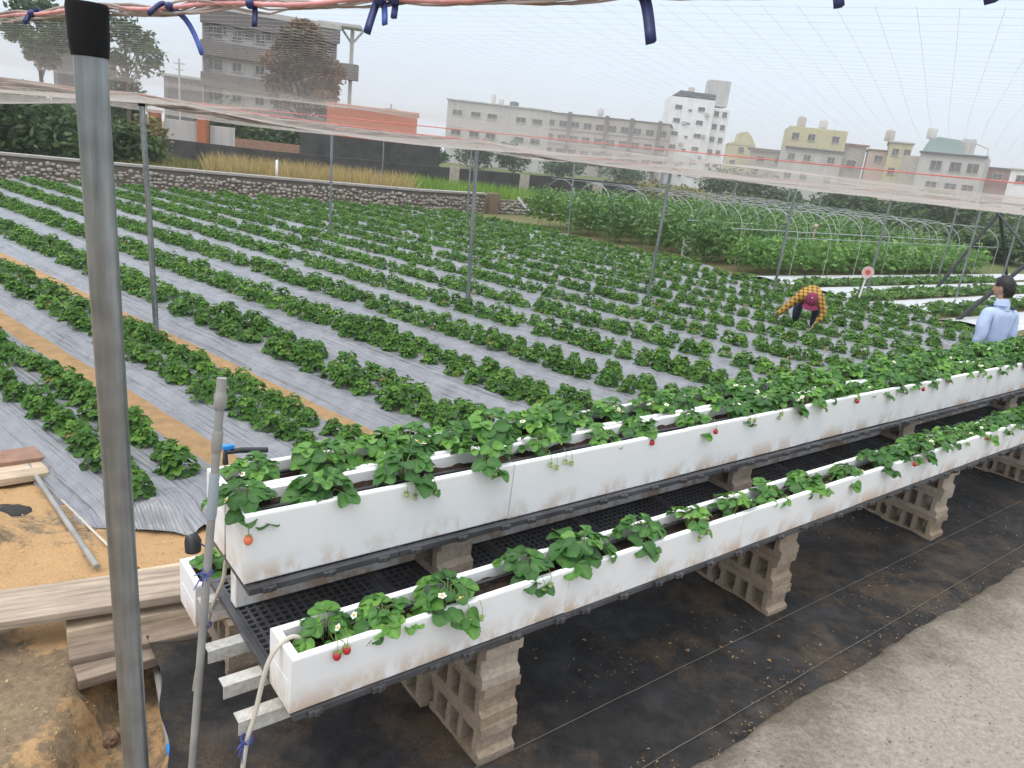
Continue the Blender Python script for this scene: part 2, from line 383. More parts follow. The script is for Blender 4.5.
# ------------------------------------------------------------------ layout frames
PA = math.radians(50.8)
U2 = Vector((math.sin(PA), math.cos(PA), 0)); V2 = Vector((-U2.y, U2.x, 0)); O2 = Vector((-.574, 1.96, 0))
RZ = math.atan2(U2.y, U2.x)
def uv(u, v, z=0): return O2 + U2 * u + V2 * v + Vector((0, 0, z))
def to_uv(P): q = Vector((P[0], P[1], 0)) - O2; return q.dot(U2), q.dot(V2)
RA = math.radians(-51); DS = Vector((math.sin(RA), math.cos(RA), 0)); EW = Vector((DS.y, -DS.x, 0))
def sw(s, w, z=0): return DS * s + EW * w + Vector((0, 0, z))
WALL = [Vector(p) for p in ((-24, 19.4, 0), (-16.3, 23.2, 0), (-11.1, 25.6, 0), (-4.3, 29.6, 0), (1.2, 36.2, 0))]
def n2(x, y, k=1, seed=0): return noise.noise(Vector((x * k, y * k, seed * 7.3)))

# ------------------------------------------------------------------ ground
def smooth(a, b, x):
    t = max(0, min(1, (x - a) / (b - a))); return t * t * (3 - 2 * t)
DITCH = [Vector((-1.28, 2.05, 0)), Vector((-1.52, 2.75, 0)), Vector((-1.62, 3.1, 0))]
def seg_d(p, a, b):
    ab = b - a; t = max(0, min(1, (p - a).dot(ab) / ab.length_squared)); return (p - (a + ab * t)).length
def gz(x, y):
    p = Vector((x, y, 0)); z = 0.0
    if -4 < x < 0 and 0 < y < 5:
        d = min(seg_d(p, DITCH[i], DITCH[i + 1]) for i in range(2))
        z -= .26 * (1 - smooth(.10, .24, d + .03 * n2(x, y, 9)))
        k = smooth(-1.45, -1.75, x)
        z += k * (.035 * n2(x, y, 3.2) + .02 * n2(x, y, 9)) + k * .05 * smooth(3.2, 2.4, y)
        z += .13 * math.exp(-(((x + 3.05) / .55) ** 2 + ((y - 3.75) / .38) ** 2))      # clod of earth beside the planks
    return z
def axis(lo, hi, step, far):
    a = list(np.arange(lo, hi + 1e-6, step)); s = step
    b = []; x = hi
    while x < far: s *= 1.35; x += s; b.append(x)
    s = step; c = []; x = lo
    while x > -far: s *= 1.35; x -= s; c.append(x)
    return c[::-1] + a + b
xs = axis(-5, 1, .06, 420); ys = axis(1, 6, .06, 420)
V = []; Z = []
for x in xs:
    for y in ys:
        V.append((x, y, gz(x, y) - .012))
        u, v = to_uv((x, y))
        hk = smooth(2.95, 3.45, y + .3 * x + .9) * smooth(7.5, 5.5, y) if (-9 < x < -1.2) else 0
        P = Vector((x, y, 0)); w = P.dot(EW)
        if -5 < x < -2.2 and y < 4.6: hk *= .55 + .6 * n2(x, y, 1.3, 3)
        if -1.75 < x < -1.1 and y < 3.2: hk = .42
        gr = smooth(26, 30, math.hypot(x, y)) if not (0 < u < 16 and v > 0) else 0
        if u > 16: gr = max(gr, smooth(16, 17, u) * .75)
        Z.append((hk, gr, 0, 1))
nx, ny = len(xs), len(ys)
ii = np.arange(nx - 1)[:, None] * ny + np.arange(ny - 1)[None, :]
F = np.stack([ii, ii + ny, ii + ny + 1, ii + 1], -1).reshape(-1, 4)
me = np_mesh("ground", np.array(V), F, M["ground"], smooth=True)
ca = me.color_attributes.new("zone", 'FLOAT_COLOR', 'POINT'); ca.data.foreach_set("color", np.array(Z, dtype=np.float32).ravel())
tag(link("ground", me), kind="structure")

# pale air round the whole place
mb_v = [(x, y, z) for x in (-900, 900) for y in (-900, 900) for z in (-2.0, 31.0)]
hz = bpy.data.meshes.new("haze"); hz.from_pydata(mb_v, [], [(0, 1, 3, 2), (4, 6, 7, 5), (0, 4, 5, 1), (2, 3, 7, 6), (0, 2, 6, 4), (1, 5, 7, 3)])
hm_ = bpy.data.materials.new("pale_air"); hm_.use_nodes = True; hm_.node_tree.nodes.clear()
_o = hm_.node_tree.nodes.new("ShaderNodeOutputMaterial"); _p = hm_.node_tree.nodes.new("ShaderNodeVolumePrincipled")
_p.inputs["Color"].default_value = (1, 1, 1, 1); _p.inputs["Density"].default_value = .0010; _p.inputs["Anisotropy"].default_value = .2
hm_.node_tree.links.new(_p.outputs[0], _o.inputs["Volume"]); hz.materials.append(hm_)
_h = bpy.data.objects.new("haze", hz); COL.objects.link(_h); _h["kind"] = "stuff"; _h["label"] = "thin pale haze in the air over the fields"

# concrete path under the viewer
def path_fn(a, b):
    u = -1.2 + a * 13.5; vv = b ** 1.6
    edge = -.46 + .035 * n2(u, 0, 1.5) + .02 * n2(u, 3, 6) - .012 * max(0, u - 3)
    v = edge - vv * 3.4
    r = min(1, (edge - v) / .07)
    z = .055 * math.sqrt(max(0, 1 - (1 - r) ** 2)) + .012 * n2(u, v, 2.3) * r + .006 * n2(u, v, 11) * r + .001
    return uv(u, v, z)
b = MB(); b.grid(path_fn, 220, 40)
po = b.build("concrete_path", M["path"]); tag(po, kind="structure")
ua = po.data.attributes.new("uvw", 'FLOAT_VECTOR', 'POINT')
for vi, vtx in enumerate(po.data.vertices):
    q_ = to_uv(vtx.co); ua.data[vi].vector = (q_[0], -.46 - q_[1], 0)

# weed control fabric under the planters
def weed_fn(a, b):
    v = -.56 + b * 2.0; ul = -.30 + .13 * max(0, v) + .05 * n2(v, 0, 3); u = ul + a * (12.2 - ul)
    k = smooth(0, .02, b) 
    z = .012 + .022 * max(0, .35 - abs(n2(u * .7 + v * .5, v * 1.2, 2.6, 8))) + .012 * abs(n2(u, v, 2.2)) + .03 * max(0, n2(u * .6, v, 1.3, 5)) * k + .006 * n2(u, v * 3, 4)
    if a < .012: z += .05 * (1 - a / .012) * (0.6 + .6 * n2(v, 2, 2.5))
    return uv(u, v, max(z, .004))
b = MB(); b.grid(weed_fn, 240, 60)
for vv in (-.14, .0):                                          # woven marker threads
    b.tube([uv(u, vv + (-.22 if vv < -.1 else 0), .030 + .012 * abs(n2(u, vv, 2.2))) for u in np.arange(-.2, 11, .15)], .0016, 4, mi=1)
weed = b.build("weed_fabric", [M["weed"], plain("thread", (.16, .15, .13), .9)])
tag(weed, "black woven weed fabric with dry brown litter, spread under the planter stands", "weed fabric")

# ------------------------------------------------------------------ mulched beds
def wall_s(w):
    """largest s on the line of beds at w before the stone wall"""
    best = 40
    for i in range(len(WALL) - 1):
        a, c = WALL[i], WALL[i + 1]
        A = Matrix(((DS.x, a.x - c.x), (DS.y, a.y - c.y)))
        r = a - EW * w
        if abs(A.determinant()) < 1e-6: continue
        s, t = A.inverted() @ Vector((r.x, r.y))
        if -.001 <= t <= 1.001 and s > 0: best = min(best, s)
    return best
PITCHW = 1.22
BEDS = []
for k in range(26):
    w = 2.05 + PITCHW * k
    # near end: v = 1.55 (behind the stand) ; right-hand end: u = 15.5
    du, dv = DS.dot(U2), DS.dot(V2)
    p0 = sw(0, w) - O2
    s_v = (1.42 - p0.dot(V2)) / dv
    s_u = (p0.dot(U2) - 16.1) / (-du)
    s0 = max(s_v, s_u)
    if k == 0: s0 = 3.95
    s1 = wall_s(w) - .75
    if s1 - s0 < 1: continue
    BEDS.append((k, w, s0, s1))
def bed_z(q, hw):      # cross-section height, q in -1..1
    a = abs(q) * hw
    return .13 * (1 - smooth(hw - .24, hw, a)) + .012
for k, w, s0, s1 in BEDS:
    hw = (.53, .53, .565, .65)[k] if k < 4 else .605
    L = s1 - s0; nn = max(8, int(L / (.1 if k < 4 else .3)))
    qs = [-1, -.93, -.85, -.76, -.66, -.5, -.3, -.1, .1, .3, .5, .66, .76, .85, .93, 1]
    mb = MB()
    def fn(a, b_):
        q = qs[int(round(b_ * 15))]; s = s0 + a * L
        e0 = smooth(0, .32 / L, a); 
        z = bed_z(q, hw) * (.25 + .75 * e0)
        if k < 4:
            sl = smooth(.55, .9, abs(q))
            z += sl * .010 * n2(s * .8, q * 14, 1, k) + .006 * n2(s, q * 3, 1.7, k)
            if k == 0 and s - s0 < .6: z += .045 * n2(s * .6, q * 11, 1, 2) * (1 - (s - s0) / .6) ** .6
        ww = w + q * hw * (1 if e0 > .99 else (.72 + .28 * e0))
        if k == 0: e1 = smooth(0, .55, s - s0); ww = w + .12 * (1 - e1) + q * hw * (.40 + .60 * e1)
        if k < 4: ww += .015 * n2(s, q, 2.5, k) * abs(q)
        return sw(s, ww, z)
    mb.grid(fn, nn, 15)
    o = mb.build("mulched_bed", M["mulch"]); tag(o, kind="structure")
    ua = o.data.attributes.new("uvw", 'FLOAT_VECTOR', 'POINT')
    for vi, vtx in enumerate(o.data.vertices): ua.data[vi].vector = (vtx.co.dot(DS), vtx.co.dot(EW), 0)
for k in range(2):                                             # rice husk in the open furrows
    w = 2.05 + PITCHW * (k + .5); mb = MB()
    s0 = 3.7 if k == 0 else BEDS[k][2]
    mb.grid(lambda a, b_: sw(s0 + a * 17, w + (b_ - .5) * .42, .012 + .02 * (1 - abs(b_ - .5) * 2) + .006 * n2(a * 60, b_ * 3, 1, k)), 120, 6)
    tag(mb.build("rice_husk_furrow", M["husk"]), kind="structure")

# ------------------------------------------------------------------ strawberry plants
class LeafMB:
    def __init__(s): s.V = []; s.F = []; s.T = []
def leaflet(mb, p, d, nrm, L, W, tint, rows, cols, rr, cup=.25, droop=.3, mi=0):
    d = d.normalized(); sd_ = d.cross(nrm).normalized(); up = sd_.cross(d).normalized()
    vs = []
    for i in range(rows + 1):
        t = i / rows
        prof = math.sin(math.pi * min(1, t ** .82 * .93 + .04)) ** .55
        for j in range(cols + 1):
            c = j / cols * 2 - 1
            ser = 1.0
            tt = t - (.02 if (abs(c) == 1 and rows >= 6 and i % 2 == 0) else 0)
            if abs(c) == 1 and rows >= 6 and 0 < i: ser = 1.05 if i % 2 else .955
            x = c * prof * W / 2 * ser
            zz = (cup * abs(c) ** 1.5 + .10 * abs(c)) * W * .5 * prof - droop * t * t * L + (.05 * L * math.sin(6 * t + rr) * c * c if rows > 3 else 0)
            vs.append(p + d * (L * tt) + sd_ * x + up * zz)
    n = cols + 1
    fs = [(i * n + j, i * n + j + 1, (i + 1) * n + j + 1, (i + 1) * n + j) for i in range(rows) for j in range(cols)]
    b0 = len(mb.v); mb.add(vs, fs, mi, True, tint)
    if rows >= 6 and tint < 1.2:                       # pale midrib and side veins
        for i in range(rows + 1):
            for j in range(n):
                dt = .20 if j == cols // 2 else (.07 if i % 2 else -.05)
                mb.t[b0 + i * n + j] = min(1.1, max(0, tint + dt))
def plant_mesh(name, seed, nleaf, Rp, Hp, LL, rows, cols, mats, bias=None, stalk=True, tilt=.5, skirt=.55):
    r = random.Random(seed); mb = MB()
    for i in range(nleaf):
        az = i * 2.399963 + r.uniform(-.4, .4)
        k = (i + .5) / nleaf                       # 0 inner .. 1 outer
        out = Rp * (.18 + .72 * k ** .8) * r.uniform(.8, 1.12); h = Hp * (1.02 - skirt * k ** 1.6) * r.uniform(.78, 1.12)
        o = Vector((math.cos(az), math.sin(az), 0))
        if bias is not None and k > .45:
            f = max(0, o.dot(bias)); h -= Hp * .42 * f * k * r.uniform(.2, 1.1); out *= 1 + .12 * f
        e = o * out + Vector((0, 0, h)); mid = o * out * .45 + Vector((0, 0, max(h, .03) * .72 + .02))
        if stalk: mb.tube([Vector((0, 0, 0)) + o * .012, mid, e], [.0028, .0022, .0018], 4, False, 1, .6)
        nrm = (Vector((0, 0, 1)) + o * (.08 + tilt * k) + Vector((r.uniform(-.38, .38), r.uniform(-.38, .38), 0))).normalized()
        fwd = (o - nrm * o.dot(nrm)).normalized()
        tint = min(1, max(0, .36 + .42 * (1 - k) * r.uniform(-.1, 1) + r.uniform(-.3, .34)))
        if k > .6 and r.random() < .014: tint = 3.0
        L = LL * r.uniform(.75, 1.15) * (.72 + .35 * k)
        sd_ = fwd.cross(nrm)
        tw = r.uniform(-.35, .35)
        fwd2 = (fwd * math.cos(tw) + sd_ * math.sin(tw)); sd2 = fwd2.cross(nrm)
        for ang, sc_ in ((0, 1.0), (1.28, .92), (-1.28, .92)):
            dd = (fwd2 * math.cos(ang) + sd2 * math.sin(ang)) + Vector((0, 0, -.03))
            leaflet(mb, e + dd * .004, dd, nrm, L * sc_, L * sc_ * 1.0, (2.0 if tint > 1.5 else min(1, max(0, tint + r.uniform(-.07, .07)))), rows, cols, r.uniform(0, 6), r.uniform(.12, .42), r.uniform(-.05, .32))
    return mb.mesh(name, mats)
FIELD_HI = [plant_mesh("strawberry_plant", 100 + i, 44, (.098, .113, .128)[i % 3], (.14, .165, .155, .18)[i % 4], (.046, .052)[i % 2], 4, 2, [M["leaf"], M["stem"]], tilt=.8, skirt=.86) for i in range(7)]
FIELD_LO = [plant_mesh("strawberry_plant_far", 200 + i, 30, (.10, .116, .128)[i % 3], (.145, .175)[i % 2], .058, 2, 2, [M["leaf"], M["stem"]], stalk=False, tilt=.8, skirt=.86) for i in range(5)]
pts = []
for k, w, s0, s1 in BEDS:
    hw = .53 if k < 3 else .605
    for li, off in enumerate((-.155, .155)):
        s = s0 + .32 + (.13 if li else 0) + (.1 if k else .15)
        while s < s1 - .2:
            P = sw(s + rng(-.05, .05), w + off + rng(-.04, .04), .13)
            if rng(0, 1) > .035: pts.append((P, k))
            s += .265
vis = []
for P, k in pts:
    x, y, w_ = proj(P + Vector((0, 0, .1)))
    inv = w_ > .5 and -60 < x < 1090 and 100 < y < 620
    vis.append((P, k, inv, (P - EYE).length))
near = sorted([i for i in range(len(vis)) if vis[i][2]], key=lambda i: vis[i][3])[:215]
nearset = set(near)
ORD = ["first", "second", "third", "fourth", "fifth", "sixth", "seventh", "eighth", "ninth", "tenth", "eleventh", "twelfth", "thirteenth", "fourteenth"]
rest = []
for i, (P, k, inv, d) in enumerate(vis):
    if i in nearset:
        me = FIELD_HI[RND.randrange(7)]
        o = link("strawberry_plant", me, None, P, (rng(-.1, .1), rng(-.1, .1), rng(0, 6.28)))
        s_ = rng(.82, 1.2); o.scale = (s_, s_, s_ * rng(.85, 1.1))
        bed = "bed nearest the planks" if k == 0 else "%s bed from the planks" % ORD[k]
        tag(o, "bushy strawberry plant at the near end of the silver %s" % bed, "strawberry plant",
            "strawberry plants at the near end of the silver %s" % bed)
    elif inv or d < 40:
        rest.append((P, d))
Vs, Fs, Ts = [], [], []; off = 0
lo = []
for me in FIELD_LO:
    n = len(me.vertices); v = np.empty(n * 3, np.float32); me.vertices.foreach_get("co", v)
    f = np.empty(len(me.polygons) * 4, np.int32); me.loops.foreach_get("vertex_index", f)
    t = np.empty(n, np.float32); me.attributes["tint"].data.foreach_get("value", t)
    lo.append((v.reshape(-1, 3), f.reshape(-1, 4), t))
for P, d in rest:
    v, f, t = lo[RND.randrange(5)]
    a = rng(0, 6.28); s_ = rng(.8, 1.15); c, s2 = math.cos(a) * s_, math.sin(a) * s_
    R = np.array([[c, -s2, 0], [s2, c, 0], [0, 0, s_ * rng(.85, 1.1)]])
    Vs.append(v @ R.T + np.array(P)); Fs.append(f + off); Ts.append(np.where(t > 1.5, t, np.clip(t + rng(-.14, .14), 0, 1))); off += len(v)
me = np_mesh("strawberry_rows", np.concatenate(Vs), np.concatenate(Fs), M["leaf"], np.concatenate(Ts), True)
tag(link("strawberry_rows", me), "dense strawberry plants covering the far part of the silver-mulched field", "strawberry plants", kind="stuff")
print("plants", len(pts), "rest", len(rest), "visible", sum(1 for v in vis if v[2]))

# ------------------------------------------------------------------ foam planters
def foam_mesh(L, W, Hh, end=False, wall=.028):
    """one length of trough: U section with rounded rims; the first one of a row has a closed end"""
    mb = MB(); fl = .007
    prof = [(fl + .004, 0), (fl, .005), (.001, Hh - .010), (.002, Hh - .004), (.006, Hh), (wall - .005, Hh), (wall, Hh - .005), (wall + .004, Hh - .10),
            (W - wall - .004, Hh - .10), (W - wall, Hh - .005), (W - wall + .005, Hh), (W - .006, Hh), (W - .002, Hh - .004), (W - .001, Hh - .010), (W - fl, .005), (W - fl - .004, 0)]
    x0 = 0.0 if end else 0.0008; n = len(prof); xs_ = list(np.linspace(x0, L - .0008, 14))
    vs = []
    for i, x in enumerate(xs_):
        for k, (y, z) in enumerate(prof): vs.append(Vector((x, y + .0012 * n2(x, y * 9 + z * 5, 6, W), z + (.001 * n2(x, y, 7) if z > .02 else 0))))
    fs = [(i * n + k, (i + 1) * n + k, (i + 1) * n + (k + 1) % n, i * n + (k + 1) % n) for i in range(len(xs_) - 1) for k in range(n)]
    fs += [tuple(range(n)), tuple((len(xs_) - 1) * n + k for k in range(n - 1, -1, -1))]
    mb.add(vs, fs, 0, False)
    if end:
        mb.box((wall / 2 + .001, W / 2, Hh / 2 - .0004), (wall, W - 2 * wall + .006, Hh - .0014), bev=.002)
    return mb.mesh("foam_body", M["foam"])
def soil_mesh(L, W, z, seed, wall=.029):
    mb = MB()
    mb.grid(lambda a, b_: Vector((wall + a * (L - 2 * wall), wall + b_ * (W - 2 * wall), z + .012 * n2(a * L, b_ * W, 14, seed) + .008 * n2(a * L, b_ * W, 40, seed))), 60, 10)
    return mb.mesh("planter_soil", M["soil"])
LB = 1.165
ROWS = dict(lower=(0.0, .19, .63, .21, 8), front=(.43, .215, .86, .27, 8), rear=(.655, .22, .86, .27, 8), back=(1.05, .25, .30, .21, 3))
ROWTXT = dict(lower="lower front row", front="raised front trough", rear="raised rear trough", back="low back row")
PLANTER_TOP = {}
for rn, (v0, W, z0, Hh, n) in ROWS.items():
    fm0, fm1 = foam_mesh(LB, W, Hh, True), foam_mesh(LB, W, Hh); sm_ = [soil_mesh(LB + .058, W, Hh - .045, s) for s in (1, 2)]
    for i in range(n):
        o = thing("foam_planter", "", "planter box", uv(-.005 + i * LB + rng(-.001, .001), v0 + rng(-.003, .003), z0 + rng(-.001, .0015)), RZ + rng(-.0008, .0008), "white foam planter boxes of the " + ROWTXT[rn])
        end = "end box at the grey pipe" if i == 0 else "%s box from the grey pipe end" % ORD[i]
        o["label"] = "white foam planter, %s, %s" % (end, ROWTXT[rn])
        link("body", fm0 if i == 0 else fm1, o); link("soil", sm_[i % 2], o, (-.029 if i else 0, 0, 0))
    PLANTER_TOP[rn] = (v0 + W / 2, z0 + Hh - .045)
# drip lines
for rn, dv in (("lower", .02), ("front", -.03), ("rear", .02), ("back", 0)):
    vc, zt = PLANTER_TOP[rn]; mb = MB(); end = 9.2 if rn != "back" else 3.4
    mb.tube([uv(u, vc + dv + .012 * n2(u, 1, 2), zt + .022 + .008 * n2(u, 5, 3)) for u in np.arange(.06, end, .12)], .0085, 8)
    tag(mb.build("drip_line", M["black"]), "black drip irrigation tube lying on the soil of the " + ROWTXT[rn], "drip line")

# ------------------------------------------------------------------ plastic grates, rails, blocks
def grate_mesh(L, W, pitch=.0335):
    mb = MB(); t = .011; h = .026
    nx_, ny_ = int(round(L / pitch)), int(round(W / pitch))
    for i in range(1, nx_): mb.box((i * L / nx_, W / 2, 0), (t, W - .04, h * .8))
    for j in range(1, ny_): mb.box((L / 2, j * W / ny_, -.001), (L - .04, t, h * .8))
    for y in (.014, W - .014): mb.box((L / 2, y, 0), (L - .002, .028, h), bev=.003)
    for x in (.014, L - .014): mb.box((x, W / 2, .0005), (.026, W - .058, h - .001), bev=.003)
    for x in (L * .12, L * .5, L * .88):
        mb.box((x, -.006, 0), (.05, .014, .02), bev=.003); mb.tube([(x, -.016, -.004), (x, -.016, .013)], .009, 8)
    return mb.mesh("plastic_grate", M["grate"])
GL = .60
gm_low = grate_mesh(GL, .89); gm_up = grate_mesh(GL, .50)
for i in range(16):
    o = link("plastic_grate", gm_low, None, uv(.005 + i * GL, 0.0, .616), (0, 0, RZ))
    w_ = "at the pipe end" if i == 0 else "%s panel from the pipe end" % (ORD[i] if i < 14 else "far right")
    tag(o, "black slatted plastic grate under the lower planters, " + w_, "plastic grate", "black grates under the lower planters")
    if i >= 14: o["label"] = "black slatted plastic grate under the lower planters at the far end"
for i in range(16):
    o = link("plastic_grate", gm_up, None, uv(-.002 + i * GL, .405, .845), (0, 0, RZ))
    w_ = "at the pipe end" if i == 0 else "%s panel from the pipe end" % (ORD[i] if i < 14 else "far right")
    tag(o, "black slatted plastic grate under the raised double row, " + w_, "plastic grate", "black grates under the raised planters")
    if i >= 14: o["label"] = "black slatted plastic grate under the raised double row at the far end"
for i, v in enumerate((.11, .295, .50, .80)):
    mb = MB(); L = 9.6; x0 = (-.14, -.13, -.12, -.06)[i]
    mb.box((x0 + L / 2, 0, .0215), (L, .052, .004)); mb.box((x0 + L / 2, -.024, -.004), (L, .004, .047))
    o = mb.build("angle_rail", M["whitebar"], None, uv(0, v, .577), RZ)
    tag(o, "white angle rail under the grates, %s from the side of the open weed fabric" % ORD[i], "angle rail", "white rails under the grates")
mb = MB(); mb.box((4.75, 0, 0), (9.5, .06, .185), bev=.006)
tag(mb.build("foam_beam", M["foam"], None, uv(.03, .672, .725), RZ), "long white beam standing on the lower grates below the raised double row", "beam")

def block_mesh():
    """hollow block on its side: cores run along x, length along y"""
    mb = MB(); T = .185; Ly = .39; Hz = .187
    f = lambda p, x: Vector((x, p[0], p[1]))
    for z0, z1 in ((0, .036), (Hz - .036, Hz)):
        mb.prism([(.0, z0), (Ly, z0), (Ly, z1), (0, z1)] if z0 == 0 else [(0, z0), (Ly, z0), (Ly, z1), (0, z1)], f, 0, T)
    w = .036
    mb.prism([(0, .036), (.034 + .02, .036), (.054, Hz - .036), (0, Hz - .036), (.0, Hz - .045), (.024, Hz - .062), (.024, .062), (0, .045)][::1], f, 0, T)
    mb.prism([(Ly - .054, .036), (Ly, .036), (Ly, .045), (Ly - .024, .062), (Ly - .024, Hz - .062), (Ly, Hz - .045), (Ly, Hz - .036), (Ly - .054, Hz - .036)], f, 0, T)
    for y in (.135, .225): mb.prism([(y, .036), (y + .03, .036), (y + .03, Hz - .036), (y, Hz - .036)], f, 0, T)
    return mb.mesh("concrete_block", M["block"])
def rough_block(seed, m):
    me = block_mesh(); bm = bmesh.new(); bm.from_mesh(me)
    bmesh.ops.subdivide_edges(bm, edges=[e for e in bm.edges if e.calc_length() > .1], cuts=4, use_grid_fill=True)
    for v in bm.verts:
        p = v.co * 16 + Vector((seed * 9.1, 0, 0)); k = .0022 + (.006 if noise.noise(v.co * 9 + Vector((seed * 5.3, 1, 2))) > .38 else 0)
        v.co += Vector((noise.noise(p), noise.noise(p + Vector((7, 0, 0))), noise.noise(p + Vector((0, 9, 0))) * .6)) * k
    bm.to_mesh(me); bm.free(); me.materials[0] = m; return me
_old = mat_concrete("block_concrete_old", (.36, .285, .21), (.25, .185, .125), 5)
BMS = [rough_block(i, M["block"] if i < 4 else _old) for i in range(6)]; BM = BMS[0]; BM2 = BMS[5]
STK = [("nearest block pier", .795, .03), ("second block pier from the pipe end", 2.89, .07), ("third block pier from the pipe end", 4.98, .06), ("fourth block pier from the pipe end", 7.10, .08)]
LEV = ["bottom", "middle", "top"]
for nm, u, v in STK:
    for q in range(2):
        for k in range(3):
            o = link("concrete_block", BMS[RND.randrange(4, 6) if (k == 0 or rng(0, 1) < .3) else RND.randrange(4)], None, uv(u + rng(-.02, .02), v + q * .395 + rng(-.016, .008) + (.012 if k == 1 else 0), .004 + k * .1885), (0, 0, RZ + rng(-.03, .03)))
            tag(o, "hollow concrete block, %s course, %s of the %s" % (LEV[k], "outer face" if q == 0 else "inner half", nm), "concrete block", "blocks of the piers under the grates")
for nm, u in (("nearest", .83), ("second", 2.90), ("third", 5.05), ("fourth", 7.15)):
    o = link("concrete_block", BM, None, uv(u, .455, .632), (0, 0, RZ + rng(-.04, .04)))
    tag(o, "hollow concrete block between the two grate levels, %s from the pipe end" % nm, "concrete block", "blocks under the raised planters")
    if nm == "nearest": o["label"] = "hollow concrete block between the two grate levels, nearest to the grey pipe"
for i, u in enumerate((.12, 1.3, 2.5)):
    o = link("concrete_block", BM2, None, uv(u, 1.0, .112), (0, 0, RZ)); o.scale = (1, 1, 1)
    tag(o, "old concrete block carrying the low back row of planters, %s along" % ORD[i], "concrete block", "blocks under the back row")
    o2 = link("concrete_block", BM2, None, uv(u, 1.0, -.076), (0, 0, RZ))
    tag(o2, "half-buried concrete block under the back row of planters, %s along" % ORD[i], "concrete block", "blocks under the back row")

# ------------------------------------------------------------------ plants in the planters
fb = Vector((0, -1, 0))
PL = [plant_mesh("planter_plant", 300 + i, 10 + i % 5, .098 + .014 * (i % 3), .082 + .02 * (i % 3), (.064, .074, .069)[i % 3], 12, 4, [M["leafp"], M["stem"]], bias=fb, skirt=.62) for i in range(8)]
PR = [plant_mesh("planter_plant", 330 + i, 13 + i % 4, .115 + .01 * (i % 3), .10, .062, 10, 4, [M["leafp"], M["stem"]]) for i in range(6)]
def calyx(mb, c, r, mi):
    for k in range(7):
        a = k * 6.283 / 7; d = Vector((math.cos(a), math.sin(a), .25)); t = Vector((-d.y, d.x, 0))
        mb.add([c + t * r * .28, c - t * r * .28, c + d * r * 1.1], [(0, 1, 2)], mi)
def berry_mesh(r, mat_):
    mb = MB(); mb.ball((0, 0, -r * 1.05), (r, r, r * 1.2), 0, 14, 10, fn=lambda d: 1 + (.12 * d.z if d.z > 0 else -.10 * d.z * d.z) - .12 * max(0, -d.z))
    return mb.mesh("strawberry", mat_)
mb = MB(); calyx(mb, Vector((0, 0, .002)), .016, 0); mb.tube([(0, 0, .002), (.004, .006, .03), (.004, .03, .055)], .0013, 5); CALYX = mb.mesh("calyx", M["stem"])
BR, BO, BG = berry_mesh(.0135, M["berry"]), berry_mesh(.016, M["berry_o"]), berry_mesh(.009, M["berry_g"])
mb = MB()
for k in range(5):
    a = k * 1.2566; d = Vector((math.cos(a), math.sin(a), .1)); t = Vector((-d.y, d.x, 0))
    mb.add([Vector((0, 0, 0)) + d * .002, d * .009 + t * .006, d * .0145, d * .009 - t * .006], [(0, 1, 2, 3)], 0)
mb.ball((0, 0, .002), .0045, 1, 8, 6); FLW = mb.mesh("flower", [M["petal"], M["yolk"]])
def u_of(x, y, z): return to_uv(at(x, y, z))[0]
LOWPX = [(335, 628), (383, 603), (455, 592), (533, 565), (597, 553), (652, 533), (697, 515), (742, 503), (778, 490), (815, 480), (850, 466), (880, 456)]
FRPX = [(258, 510), (335, 488), (415, 470), (488, 455), (548, 440), (602, 427), (648, 424), (697, 413), (742, 408)]
RRPX = [(262, 466), (330, 452), (368, 430), (408, 432), (447, 428), (486, 418), (520, 408), (548, 412), (572, 410), (612, 402), (650, 395), (676, 391), (700, 385), (726, 379), (750, 372)]
def fill(us, step, end):
    u = us[-1] + step
    while u < end: us.append(u + rng(-.05, .05)); u += step * (.8 if u > 2 else 1)
    return us
WHERE = {"lower": "in the lower front planters", "front": "in the front trough of the raised row", "rear": "in the rear trough of the raised row", "back": "in the low back planter"}
extra_b = {("lower", 0): "two red berries", ("front", 0): "one orange berry", ("rear", 2): "one red berry"}
